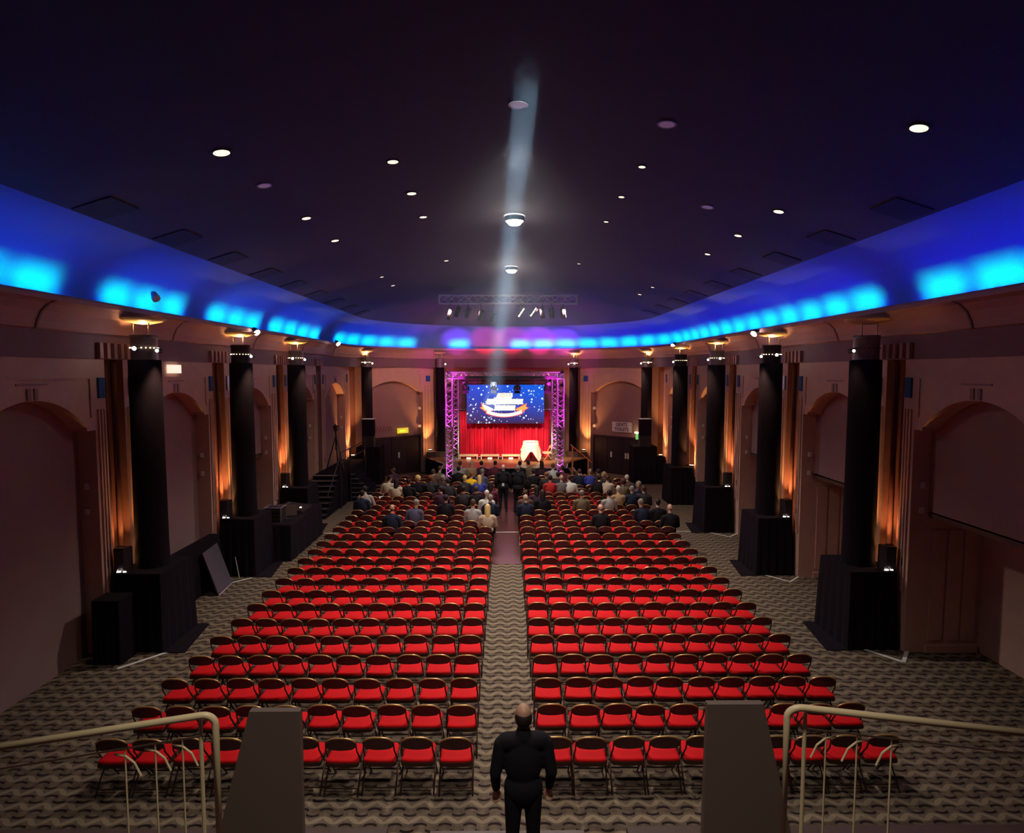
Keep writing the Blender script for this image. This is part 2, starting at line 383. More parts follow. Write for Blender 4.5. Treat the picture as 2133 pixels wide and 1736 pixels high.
# ------------------------------------------------------------------ chamfered end walls and stage back wall
CH = {}
for s, nm in ((-1, 'front_left'), (1, 'front_right')):
    P0 = Vector((7.8, 32.1)); dv = Vector((4.15 - 7.8, 35.45 - 32.1)); LN = dv.length; dv.normalize(); nv = Vector((dv.y, -dv.x)) 
    if nv.y < 0: nv = -nv
    nv = Vector((-dv.y, dv.x)) if (Vector((-dv.y, dv.x)).y > 0) else Vector((dv.y, -dv.x))
    def fr(u, d, z, s=s, P0=P0, dv=dv, nv=nv):
        p = P0 + dv * u + nv * d
        return (s * p.x, p.y, z)
    CH[s] = fr
    mb = MB()
    arch_sheet(mb, fr, 0, LN, .45, 4.2)
    # turn piece from the side wall (with its niche) to the chamfer
    mb.quad((s * 8.0, 31.5, 0), (s * 7.95, 31.6, 0), (s * 7.95, 31.6, ZT), (s * 8.0, 31.5, ZT))
    wl = struct(mb.build('wall_' + nm, M_wall))
    arch_panel(fr, .45, 4.2, 0, wl)
    mb = MB(); f2 = lambda u, d, z, s=s: (s * (7.95 - .15 * u / .5 + d), 31.6 + u, z)
    niche(mb, f2, 0, .5); mb.build('niche', M_niche, wl, smooth=True)
    flute_group(fr, 4.28, LN - .08, wl, z0=.3)
    for (p, q, z0, z1) in ((.6, 4.05, 5.50, 5.53), (.6, .63, 4.75, 5.5), (4.02, 4.05, 4.75, 5.5)):
        mb = MB(); rib(mb, fr, p, q, z0, z1, .025); mb.build('panel_moulding', M_wall, wl)
    for c in (4.55,):
        mb = MB(); rib(mb, fr, c - .14, c + .14, 5.10, 5.42, .04); mb.build('blue_inlay', M_inlay, wl)
    for zz, uu in ((3.6, 4.1), (2.6, 4.1)):
        mb = MB(); mb.lathe([(0, -.03), (.09, -.03), (.09, .03), (0, .03)], fr(uu, .2, zz), 10, 'y'); mb.build('wall_socket', M_tape, wl)
    # return to the stage
    mb = MB(); mb.quad((s * 4.15, 35.45, 0), (s * 4.15, 36.8, 0), (s * 4.15, 36.8, ZT), (s * 4.15, 35.45, ZT))
    mb.build('return_wall', M_wall, wl)
    # black door screen with its two pairs of doors
    mb = MB(); 
    for (p, q, z0, z1) in ((.45, 4.2, 2.0, 2.1), (.45, .6, 0, 2.0), (4.1, 4.2, 0, 2.0), (2.3, 2.4, 0, 2.0)):
        a = [fr(p, DP - .12, z0), fr(q, DP - .12, z0), fr(q, DP - .12, z1), fr(p, DP - .12, z1), fr(p, DP - .02, z0), fr(q, DP - .02, z0), fr(q, DP - .02, z1), fr(p, DP - .02, z1)]
        mb.add(a, [(0, 1, 2, 3), (4, 5, 6, 7), (0, 1, 5, 4), (1, 2, 6, 5), (2, 3, 7, 6), (3, 0, 4, 7)])
    dr = struct(tag(mb.build('door_' + ('1' if s < 0 else '2'), M_blackp), 'black double doors %s of the stage in the angled wall' % ('left' if s < 0 else 'right')))
    for k, (p, q) in enumerate(((.62, 1.45), (1.47, 2.28), (2.42, 3.25), (3.27, 4.08))):
        mb = MB(); a = [fr(p, DP - .10, .01), fr(q, DP - .10, .01), fr(q, DP - .10, 1.98), fr(p, DP - .10, 1.98), fr(p, DP - .06, .01), fr(q, DP - .06, .01), fr(q, DP - .06, 1.98), fr(p, DP - .06, 1.98)]
        mb.add(a, [(0, 1, 2, 3), (4, 5, 6, 7), (0, 1, 5, 4), (1, 2, 6, 5), (2, 3, 7, 6), (3, 0, 4, 7)])
        leaf = mb.build('door_leaf', M_blackp, dr)
    hs = ((2.75,),) if s < 0 else ((2.98,), (2.05,), (1.9,))
    for (hu,) in hs:
        mb = MB(); a = [fr(hu - .045, DP - .15, .92), fr(hu + .045, DP - .15, .92), fr(hu + .045, DP - .15, 1.22), fr(hu - .045, DP - .15, 1.22), fr(hu - .045, DP - .10, .92), fr(hu + .045, DP - .10, .92), fr(hu + .045, DP - .10, 1.22), fr(hu - .045, DP - .10, 1.22)]
        mb.add(a, [(0, 1, 2, 3), (4, 5, 6, 7), (0, 1, 5, 4), (1, 2, 6, 5), (2, 3, 7, 6), (3, 0, 4, 7)])
        tag(mb.build('door_handle', M_tape, dr), 'pale vertical handle plate')
mb = MB(); mb.quad((-4.15, 36.8, 0), (4.15, 36.8, 0), (4.15, 36.8, ZT + .1), (-4.15, 36.8, ZT + .1)); wb = struct(mb.build('wall_stage', M_wall))
for (x0, x1, z0, z1) in ((-4.1, 4.1, 3.62, 3.68), (-4.1, 4.1, 5.3, 5.34)):
    mb = MB(); mb.box(x0, x1, 36.72, 36.79, z0, z1); mb.build('dado_rail', M_wall, wb)

# ------------------------------------------------------------------ cornice, cove and ceiling along the lip path
path = [(7.55, -3.0), (7.55, 4), (7.55, 10), (7.55, 15), (7.55, 20), (7.55, 25), (7.55, 28)]
NS = 24
for i in range(0, NS + 1):
    t = math.pi / 2 * i / NS; path.append((7.55 * math.cos(t), 29 + 6.6 * math.sin(t)))
full = [(-x, y) for x, y in path][:-1] + path[::-1]       # left front .. centre .. right front
def normals(pl):
    out = []
    for i in range(len(pl)):
        a = Vector(pl[max(i - 1, 0)]); b = Vector(pl[min(i + 1, len(pl) - 1)]); t = (b - a).normalized()
        out.append(Vector((-t.y, t.x)))                  # outward (left of travel: travel goes +y on the left side)
    return out
NRM = normals(full)
def offset_ring(d, z): return [(p[0] + n.x * d, p[1] + n.y * d, z) for p, n in zip(full, NRM)]
mb = MB(); mb.loft([offset_ring(1.6, 5.9), offset_ring(.43, 5.88), offset_ring(.43, 6.36)]); fz = struct(mb.build('trim_1', M_frieze)); tag(fz, 'dark mauve frieze band over the columns')
mb = MB(); mb.loft([offset_ring(d, z) for d, z in ((.43, 6.36), (.36, 6.38), (.33, 6.5), (.25, 6.66), (.12, 6.78), (.0, 6.83), (0, 6.9), (.02, 6.94), (.10, 6.94), (.10, 6.80), (.62, 6.80))])
cn = struct(mb.build('trim_2', M_cornice, smooth=False)); tag(cn, 'curved pink cornice under the blue lit cove')
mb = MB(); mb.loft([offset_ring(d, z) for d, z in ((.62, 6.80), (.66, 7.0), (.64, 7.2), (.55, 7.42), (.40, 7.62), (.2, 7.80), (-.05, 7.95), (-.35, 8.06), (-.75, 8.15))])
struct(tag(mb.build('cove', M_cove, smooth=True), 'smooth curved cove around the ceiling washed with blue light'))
CE = offset_ring(-.75, 8.15)
def cz(t): return 8.15 + 1.1 * (1 - t * t)
rings = []
for j in range(13):
    t = 1 - j / 12
    rings.append([(p[0] * t, (min(p[1], 27) + (p[1] - min(p[1], 27)) * t), cz(t)) for p in CE])
mb = MB(); mb.loft(rings); ceil = struct(mb.build('ceiling', M_ceil, smooth=True))
def ceil_hit(px, py):
    a = -ray(px, py)       # above the horizon
    lo, hi = 2.0, 40.0
    for _ in range(60):
        Y = (lo + hi) / 2; z = EYE + math.tan(a) * Y
        Z = Y * math.cos(R(PITCH)) - (z - EYE) * math.sin(R(PITCH)); X = (px - VX) * Z / F
        t = min(1, abs(X) / 6.8); zz = cz(t) if Y < 28 else cz(min(1, max(t, (Y - 27) / 7.8)))
        if z > zz: hi = Y
        else: lo = Y
    return Vector((X, Y, zz)), t, (1 if X > 0 else -1)
# fluting on the frieze above every niche
for s in (-1, 1):
    for (n0, n1) in NICHES:
        for k in range(5):
            mb = MB(); y = (n0 + n1) / 2 - .55 + k * .22
            mb.box(*sorted((s * 7.90, s * 7.985)), y, y + .1, 5.90, 6.2); mb.build('frieze_flute', M_cornice, fz)
# joints of the cornice blocks: thin curved brackets
for s in (-1, 1):
    for y in (10.6, 14.9, 19.6, 24.2, 28.4):
        mb = MB()
        prof = [(.43, 6.36), (.36, 6.38), (.33, 6.5), (.25, 6.66), (.12, 6.78), (.0, 6.83)]
        for (d, z), (d2, z2) in zip(prof[:-1], prof[1:]):
            mb.add([(s * (7.55 + d - .02), y, z), (s * (7.55 + d2 - .02), y, z2), (s * (7.55 + d2 - .02), y + .05, z2), (s * (7.55 + d - .02), y + .05, z),
                    (s * (7.55 + d + .02), y, z), (s * (7.55 + d2 + .02), y, z2), (s * (7.55 + d2 + .02), y + .05, z2), (s * (7.55 + d + .02), y + .05, z)],
                   [(0, 1, 2, 3), (0, 1, 5, 4), (2, 3, 7, 6)])
        mb.build('cornice_joint', M_frieze, cn)

# LED strips hidden in the cove
M_bluel = mat('led_blue_left', (1, 1, 1), 0.5, emit=(0.0, 0.09, 1.0), strength=62)
M_bluer = mat('led_blue_right', (1, 1, 1), 0.5, emit=(0.01, 0.006, 1.0), strength=70)
def strip(s, pts, label, group='cove light strips', k=1.0):
    t = thing('led_strip', label, 'light', (0, 0, 0), group=group)
    mb = MB()
    for a, b in zip(pts[:-1], pts[1:]): mb.tube([a, b], .018, 4)
    mb.build('tube', M_bluel if s < 0 else M_bluer, t)
    # lens lamps every 1.3 m throw a tight cyan band on the cove
    L = [0.0]
    P = [Vector(p) for p in pts]
    for a, b in zip(P[:-1], P[1:]): L.append(L[-1] + (b - a).length)
    n = max(1, round(L[-1] / 1.3))
    for i in range(n):
        d = L[-1] * (i + .5) / n
        j = max(q for q in range(len(L) - 1) if L[q] <= d + 1e-6)
        tv = (P[j + 1] - P[j]).normalized(); c = P[j] + tv * (d - L[j])
        out = Vector((-tv.y, tv.x, 0)) if Vector((-tv.y, tv.x, 0)).dot(Vector((c.x, c.y - 20 if c.y > 29 else 0, 0))) > 0 else Vector((tv.y, -tv.x, 0))
        pos = c - out * .36; pos.z = 6.86
        la = bpy.data.lights.new('cyan_lamp', 'AREA'); la.shape = 'RECTANGLE'; la.size = L[-1] / n * .80; la.size_y = .05; la.spread = R(66)
        la.color = (.0, .95, .26) if s > 0 else (.0, .90, .42); la.energy = 6.0 * k * L[-1] / n
        o = bpy.data.objects.new('cyan_lamp', la); COL.objects.link(o)
        zax = -(out * .56 + Vector((0, 0, .50))).normalized(); xax = tv; yax = zax.cross(xax).normalized()
        o.matrix_world = Matrix(((xax.x, yax.x, zax.x, pos.x), (xax.y, yax.y, zax.y, pos.y), (xax.z, yax.z, zax.z, pos.z), (0, 0, 0, 1)))
        o.parent = t
    return t
def lip_pts(x0=None, y0=None, y1=None, s=-1, d=.53, z=6.89, seg=None):
    """points in the trough between plan parameters: list of (param) where param = y on straight, else angle"""
    out = []
    if seg[0] == 'y':
        n = max(2, int(abs(seg[2] - seg[1]) / 1.5) + 1)
        for i in range(n + 1):
            out.append((s * (7.55 + d), seg[1] + (seg[2] - seg[1]) * i / n, z))
    else:
        n = max(2, int(abs(seg[2] - seg[1]) / 5) + 1)
        for i in range(n + 1):
            a = R(seg[1] + (seg[2] - seg[1]) * i / n)
            out.append((s * (7.55 + d) * math.cos(a), 29 + (6.6 + d) * math.sin(a), z))
    return out
STR = [(-1, ('y', 12.75, 16.0), 'blue cove strip left, nearest the balcony, above the first column'),
       (-1, ('y', 17.2, 20.9), 'blue cove strip on the left above the second column'),
       (-1, ('y', 21.6, 27.4), 'blue cove strip on the left above the mixing desk'),
       (-1, ('a', 5, 52), 'blue cove strip on the curve left of the stage'),
       (-1, ('a', 66, 75), 'short blue cove strip above the left side of the screen'),
       (-1, ('y', 8.0, 11.6), 'blue cove strip at the left edge of the picture')]
for s, sg, lb in STR: strip(s, lip_pts(s=s, seg=sg), lb)
pr = lip_pts(s=1, seg=('y', 13.6, 29.0)) + lip_pts(s=1, seg=('a', 4, 89))
strip(1, pr, 'long blue cove strip along the whole right side')
strip(1, lip_pts(s=1, seg=('y', 7.0, 12.4)), 'blue cove strip at the right edge of the picture')

# ------------------------------------------------------------------ columns, plinths and their lamps
COLS = [(-1, 7.45, 12.95, .31, 1, 'first column on the left, nearest the balcony'), (-1, 7.45, 17.6, .31, 1, 'second column on the left, behind the mixing desk'), (-1, 7.45, 22.2, .31, 1, 'third column on the left, before the dark stairs'),
        (-1, 7.10, 31.7, .27, 1, 'column by the left black doors with a loudspeaker before it'), (-1, 3.72, 34.78, .24, 0, 'slim column just left of the stage truss'),
        (1, 7.45, 12.95, .31, 0, 'first column on the right, nearest the balcony, lamps off'), (1, 7.45, 17.6, .31, 1, 'second column on the right, with a hot lamp on its dark capital'), (1, 7.45, 22.2, .31, 1, 'third column on the right'),
        (1, 7.45, 26.8, .31, 1, 'fourth column on the right'), (1, 7.10, 31.7, .27, 1, 'column beside the toilets sign with a loudspeaker before it'), (1, 3.72, 34.78, .24, 1, 'slim column just right of the stage truss')]
for ci, (s, X, Y, r, lit, where) in enumerate(COLS):
    zb = 1.612 if X > 7.2 else (1.912 if X > 5 else 1.232)
    t = thing('column', 'black-wrapped ' + where, 'column', (s * X, Y, zb - .02), group='columns along the hall')
    L = lambda *p: p
    z0 = zb - .02
    mb = MB(); n = 28
    prof = []
    rings = []
    for zz, rr in ((0, r * 1.06), (.5, r * 1.02), (2.0, r), (5.86 - z0, r * .98), (5.88 - z0, r * .9)):
        rings.append([(rr * (1 + .012 * math.sin(9 * 2 * math.pi * k / n)) * math.cos(2 * math.pi * k / n), rr * (1 + .012 * math.sin(9 * 2 * math.pi * k / n)) * math.sin(2 * math.pi * k / n), zz) for k in range(n)])
    mb.loft(rings, close=True); tag(mb.build('shaft', M_black, t, smooth=True), 'shaft wrapped in black cloth')
    mb = MB(); rc = r * .80
    mb.lathe([(rc * 1.02, 5.86 - z0), (rc, 5.95 - z0), (rc, 6.30 - z0), (rc * 1.03, 6.31 - z0), (rc * 1.03, 6.38 - z0), (0, 6.38 - z0)], n=24)
    mb.build('capital', M_cap if ci not in (1, 6, 8) else M_blackp, t, smooth=True)
    mb = MB()
    for k in range(20):
        a = 2 * math.pi * k / 20
        mb.cbox(((rc + .012) * math.cos(a), (rc + .012) * math.sin(a), 6.12 - z0), (.02, .022, .022), a)
    o = mb.build('bulb_ring', M_bulb if lit else M_blackm, t); tag(o, 'ring of tiny bulbs' , kind='stuff')
    mb = MB(); rd = r * 1.40
    mb.lathe([(0.0, 6.60 - z0), (rd * .35, 6.615 - z0), (rd * .8, 6.66 - z0), (rd, 6.71 - z0), (rd, 6.725 - z0), (rd * .5, 6.69 - z0), (0, 6.68 - z0)], n=28)
    mb.build('dish', mat('dish_cream', (.72, .5, .25), .5), t, smooth=True)
    for k in range(3):
        a = 2 * math.pi * k / 3 + math.pi / 2
        mb = MB(); mb.tube([(rc * .75 * math.cos(a), rc * .75 * math.sin(a), 6.37 - z0), (rc * .75 * math.cos(a), rc * .75 * math.sin(a), 6.66 - z0)], .013, 6)
        mb.build('rod', M_brass, t)
    # small spotlight on the side that faces the aisle
    sx = -s * (rc + .13)
    mb = MB(); mb.tube([(-s * rc, -.05, 6.12 - z0), (sx, -.1, 6.10 - z0)], .012, 6); mb.lathe([(0, -.08), (.045, -.08), (.05, .06), (.05, .07)], (sx, -.14, 6.06 - z0), 10, 'y')
    sp = mb.build('spotlight', M_blackm, t)
    mb = MB(); mb.lathe([(0, -.085), (.032, -.085), (.032, -.075), (0, -.075)], (sx, -.14, 6.06 - z0), 10, 'y'); mb.build('lens', M_lamph if (lit or ci in (4,)) else M_lampw, sp)
    if ci in (0, 2, 3, 6, 7, 9, 10):
        mb = MB(); mb.lathe([(0, 0), (.05, 0), (.06, .08), (0, .08)], (0, -rc - .1, 6.10 - z0), 12, 'y'); fl = mb.build('flood_lamp', M_blackm, t)
        mb = MB(); mb.lathe([(0, -.012), (.036, -.012), (.036, 0), (0, 0)], (0, -rc - .1, 6.10 - z0), 12, 'y'); mb.build('lens', M_lamph, fl)
    if lit:
        lamp_child(light('SPOT', (s * X, Y, 6.42), 44, (1, .62, .22), .04, (s * X, Y, 7), 140, .6, name='dish_lamp'), t)
        lamp_child(light('SPOT', (s * (X - r - .22), Y - .25, 6.1), 110, WARM, .05, (s * (X - r + .05), Y - .1, 4.6), 50, .9, 'column_wash'), t)
        lamp_child(light('SPOT', (s * (X - .5), Y - .3, 6.05), 75, WARM, .06, (s * 3.2, Y - 1.5, 0), 75, .9, 'column_spot'), t)
    elif ci == 5:
        lamp_child(light('SPOT', (s * (X - r - .22), Y - .25, 6.1), 14, WARM, .05, (s * (X - r + .05), Y - .1, 5.0), 50, .9, 'column_wash'), t)

def draped_box(name, label, cat, x0, x1, y0, y1, h, tx=.03, group=None, m=None, folds=True, z=0.0):
    cx, cy = (x0 + x1) / 2, (y0 + y1) / 2
    t = thing(name, label, cat, (cx, cy, z), group=group)
    per = []
    a, b = (x1 - x0) / 2, (y1 - y0) / 2
    N = 14
    for i in range(N): per.append((-a + 2 * a * i / N, -b, 0, -1))
    for i in range(N): per.append((a, -b + 2 * b * i / N, 1, 0))
    for i in range(N): per.append((a - 2 * a * i / N, b, 0, 1))
    for i in range(N): per.append((-a, b - 2 * b * i / N, -1, 0))
    rings = []
    for zz, k, am in ((0.0, 1.0, .018), (h * .5, 1 - tx / a * .5, .010), (h - .02, 1 - tx / a, .004), (h, 1 - tx / a - .02, 0)):
        rings.append([((x + nx * am * math.sin(i * 2.1)) * k, (y + ny * am * math.sin(i * 2.1)) * k, zz) for i, (x, y, nx, ny) in enumerate(per)])
    mb = MB(); mb.loft(rings, close=True)
    mb.build('skirt', m or M_black, t)
    k = 1 - tx / a - .02
    mb = MB(); mb.box(-a * k - .005, a * k + .005, -b * k - .005, b * k + .005, h - .015, h + .01); mb.build('top', m or M_black, t)
    return t
PL = []
for s, sd in ((-1, 'left'), (1, 'right')):
    for i, Y in enumerate((12.95, 17.6, 22.2, 26.8)):
        if s < 0 and i == 3: continue
        x0, x1 = sorted((s * 6.90, s * 7.94))
        draped_box('plinth', 'tall black-draped plinth under the %s column on the %s' % (ORD[i + 1], sd), 'plinth', x0, x1, Y - .72, Y + .65, 1.58, .05, 'black plinths round the column feet')
    x0, x1 = sorted((s * 6.35, s * 7.55))
    draped_box('plinth', 'broad black-draped plinth by the %s black doors' % sd, 'plinth', x0, x1, 31.0, 32.25, 1.88, .02, 'black plinths round the column feet')
    # flat black wedges on the carpet beside the plinths
    for i, Y in enumerate((12.95, 17.6, 22.2)):
        mb = MB(); mb.prism([(s * 6.47, Y - .74), (s * 6.95, Y - .74), (s * 7.0, Y + .7), (s * 6.66, Y + .7)][::(1 if s > 0 else -1)], .001, .02)
        tag(mb.build('floor_wedge', M_black), 'flat black wedge on the carpet at the %s plinth on the %s' % (ORD[i + 1], sd), 'mat', 'black floor wedges')

# loudspeakers and uplighters on the plinths
def speaker(x, y, z, label, w=.30, d=.22, h=.5, rz=0, group=None):
    t = thing('loudspeaker', label, 'speaker', (x, y, z), rz, group)
    mb = MB(); c = .05
    mb.prism([(-w / 2, d / 2), (-w / 2 + c, -d / 2 + .0), (w / 2 - c, -d / 2), (w / 2, d / 2)], 0, h); mb.build('cabinet', M_blackp, t)
    mb = MB(); mb.box(-w / 2 + .06, w / 2 - .06, -d / 2 - .012, -d / 2, .04, h - .04); mb.build('grille', M_blackm, t)
    mb = MB(); mb.tube([(-.07, 0, h + .001), (-.06, 0, h + .03), (.06, 0, h + .03), (.07, 0, h + .001)], .01, 6); mb.build('handle', M_blackm, t)
    return t
def uplighter(x, y, z, label, s, energy=60):
    t = thing('uplighter', label, 'light', (x, y, z), group='amber uplighters at the walls')
    mb = MB(); mb.box(-.10, .10, -.05, .05, 0, .08, .02, .01); mb.build('housing', M_blackm, t)
    mb = MB(); mb.box(-.075, .075, -.035, .035, .08, .09); mb.build('lens', M_lampy, t)
    mb = MB(); mb.tube([(-.115, 0, .0), (-.115, 0, .09), (.115, 0, .09), (.115, 0, 0)], .008, 5); mb.build('bracket', M_alu, t)
    lamp_child(light('SPOT', (x, y, z + .14), energy, ORANGE, .03, (x + s * .14, y + .16, z + 3.0), 75, .8, 'uplight_beam'), t)
    lamp_child(light('POINT', (x + s * .02, y, z + .2), energy * .018, ORANGE, .03, name='uplight_glow'), t)
for s, sd in ((-1, 'left'), (1, 'right')):
    for i, Y in enumerate((12.95, 17.6, 22.2, 26.8)):
        if s < 0 and i == 3: continue
        e = [120, 240, 420, 420][i] * (0.6 if (s < 0 and i == 0) else 1)
        uplighter(s * 7.86, Y - .25 if i < 3 else Y - .5, 1.592, 'amber uplighter on the %s plinth on the %s, glowing up the niche' % (ORD[i + 1], sd), s, e)
        if i < 3:
            t = thing('work_lamp', 'small bright lamp and clutter before the loudspeaker on the %s plinth on the %s' % (ORD[i + 1], sd), 'lamp', (s * 7.72, Y - .64, 1.592), group='small lamps on the plinths')
            mb = MB(); mb.box(-.11, .11, -.035, .035, 0, .035); mb.build('base', M_blackm, t)
            mb = MB(); mb.cbox((-.05, -.005, .048), (.07, .05, .02), .3); mb.cbox((.06, 0, .045), (.05, .04, .016), -.4); mb.build('lens', M_lampw, t)
            mb = MB(); mb.tube([(-.10, .0, .03), (-.07, .0, .10), (.0, .0, .11), (.05, 0, .05)], .008, 5); mb.build('cable', M_tape, t)
            speaker(s * 7.80, Y - .48, 1.592, 'black loudspeaker on the %s plinth on the %s, beside the column' % (ORD[i + 1], sd), group='loudspeakers on the plinths')
    uplighter(s * 7.70, 31.05, 1.405, 'amber uplighter behind the %s door-side column' % sd, s, 420)
    mb = MB(); mb.box(-.18, .18, -.15, .15, 0, 1.4)
    o = mb.build('stand', M_black); o.location = (s * 7.74, 31.15, 0); tag(o, 'black block under the uplighter by the %s black doors' % sd, 'block')
    uplighter(s * 4.30, 34.7, 1.215, 'amber uplighter in the corner %s of the stage' % sd, s, 380)
    draped_box('stage_block', 'dark stepped block at the foot of the slim column %s of the stage' % sd, 'block', *sorted((s * 3.35, s * 4.48)), 34.42, 35.1, .3, .02, m=M_dkwood, z=.9)
    # tall pa stack on the broad plinth
    t = thing('pa_stack', 'tall black speaker stack with a pale top edge in front of the %s door-side column' % sd, 'speaker', (s * 6.93, 31.15, 1.89), group='pa stacks')
    mb = MB(); mb.box(-.29, .29, -.15, .2, 0, .55); mb.build('lower_cabinet', M_blackm, t)
    mb = MB(); mb.box(-.29, .29, -.15, .2, .56, 1.38); mb.build('upper_cabinet', M_black, t)
    mb = MB(); mb.box(-.29, .29, -.15, .2, 1.385, 1.41); tag(mb.build('top_edge', M_tape, t), 'pale top edge')

# ------------------------------------------------------------------ white tape marks on the floor
def tape(pts, label, wd=.05):
    P = [at_z(px, py, 0.004) for px, py in pts]
    mb = MB()
    for a, b in zip(P[:-1], P[1:]):
        d = (b - a).normalized(); n = Vector((-d.y, d.x, 0)) * wd / 2
        mb.add([a - n, b - n, b + n, a + n, (a - n) + Vector((0, 0, .008)), (b - n) + Vector((0, 0, .008)), (b + n) + Vector((0, 0, .008)), (a + n) + Vector((0, 0, .008))],
               [(0, 1, 2, 3), (4, 5, 6, 7), (0, 1, 5, 4), (1, 2, 6, 5), (2, 3, 7, 6), (3, 0, 4, 7)])
    tag(mb.build('floor_tape', M_tape), label, 'tape', 'white floor tape marks')
tape([(1769, 1345), (1886, 1383), (1893, 1359)], 'white corner tape in front of the first plinth on the right', .07)
tape([(1580, 1196), (1648, 1214), (1666, 1203)], 'white corner tape in front of the second plinth on the right')
tape([(1472, 1109), (1521, 1120), (1536, 1113)], 'white corner tape in front of the third plinth on the right')
tape([(248, 1391), (357, 1355)], 'long white tape line in front of the first plinth on the left', .06)
tape([(484, 1213), (526, 1203)], 'short white tape line beside the leaning board')
tape([(675, 1110.5), (1470, 1108)], 'white tape line across the floor and aisle', .05)

# ------------------------------------------------------------------ chairs
def chair_parts():
    P = {}
    mb = MB()                                                           # red seat pad
    def ring(k, z): return [(x * k, y * k, z) for x, y in
        ((-.215, -.17), (-.20, -.20), (-.10, -.212), (.10, -.212), (.20, -.20), (.215, -.17), (.205, .15), (.18, .19), (.08, .205), (-.08, .205), (-.18, .19), (-.205, .15))]
    mb.loft([ring(1, .43), ring(1.01, .445), ring(.98, .462), ring(.8, .468), ring(.01, .470)], close=True); P['seat'] = (mb, M_red)
    mb = MB(); mb.loft([ring(1.02, .375), ring(1.05, .385), ring(1.05, .42), ring(1.03, .432), ring(.01, .432)], close=True); mb.add(ring(1.02, .375), [tuple(range(11, -1, -1))]); P['seat_pan'] = (mb, M_legm)
    mb = MB(); pts = []                                                  # curved back with an arched top
    nx = 10; fr_, bk = [], []
    for i in range(nx + 1):
        u = -1 + 2 * i / nx; x = u * .20; y = -.235 + .028 * (1 - u * u) * -1 + .0
        zt = .795 - .055 * abs(u) ** 3.2 - .018 * u * u; zb = .637 + .010 * u * u + (.02 if abs(u) > .95 else 0)
        fr_.append(((x, y, zb), (x, y, zt))); bk.append(((x, y + .02, zb), (x, y + .02, zt)))
    for i in range(nx):
        (a, b), (c, d) = fr_[i], fr_[i + 1]; (e, f), (g, h) = bk[i], bk[i + 1]
        mb.quad(a, c, d, b); mb.quad(g, e, f, h); mb.quad(e, g, c, a); mb.quad(b, d, h, f)
    (a, b), (e, f) = fr_[0], bk[0]; mb.quad(a, b, f, e); (a, b), (e, f) = fr_[-1], bk[-1]; mb.quad(b, a, e, f)
    P['backrest'] = (mb, M_back)
    rim = MB(); rim.tube([(p[1][0] * 1.02, p[1][1] + .01, p[1][2] + .004) for p in fr_], .0135, 6); P['highlight_rim'] = (rim, M_highlight)  # tube stands in for the highlight on the top edge
    for i, s in enumerate((-1, 1)):
        mb = MB(); mb.tube([(s * .198, -.225, .74), (s * .205, -.20, .60), (s * .215, -.10, .45), (s * .212, .24, .0)], .0115, 6); P['front_leg%d' % i] = (mb, M_legm)
        mb = MB(); mb.tube([(s * .215, .10, .43), (s * .222, -.10, .22), (s * .222, -.27, .0)], .0115, 6); P['rear_leg%d' % i] = (mb, M_legm)
    mb = MB(); mb.tube([(-.22, -.21, .08), (.22, -.21, .08)], .009, 5); P['stretcher0'] = (mb, M_legm)
    mb = MB(); mb.tube([(-.22, .16, .10), (.22, .16, .10)], .009, 5); P['stretcher1'] = (mb, M_legm)
    return P
CP = chair_parts()
CMESH = {k: (b.mesh(k, m, smooth=k in ('highlight_rim', 'seat') or 'leg' in k)) for k, (b, m) in CP.items()}
for me in CMESH.values():
    bm = bmesh.new(); bm.from_mesh(me); bmesh.ops.recalc_face_normals(bm, faces=bm.faces); bm.to_mesh(me); bm.free()
NMAP = {'front_leg0': 'leg', 'front_leg1': 'leg', 'rear_leg0': 'leg', 'rear_leg1': 'leg', 'stretcher0': 'stretcher', 'stretcher1': 'stretcher'}
def make_chair(label, group):
    t = thing('folding_chair', label, 'chair', group=group)
    back = None
    for k, me in CMESH.items():
        if k == 'highlight_rim': continue
        o = link(NMAP.get(k, k), me, t)
        if k == 'backrest': back = o
    tag(link('highlight_rim', CMESH['highlight_rim'], back), 'gold highlight along the top of the back')
    return t
o_batten = MB(); o_batten.box(-2.35, 2.35, 29.69, 29.79, 5.30, 5.44)
tag(o_batten.build('fill_batten', M_blackm), 'slim dark batten added for fill light under the front truss beam', 'light')  # added fixture, made up to house the pink fill
rows_y = [8.77 + .803 * k for k in range(26)]
def row_y(k): return 8.77 + .803 * k
def seat_x(side, j): return -.68 - .507 * j if side < 0 else .645 + .488 * j
proto = None; stuff = {}
PERSON_SEATS = set()
CHAIR_POS = {}
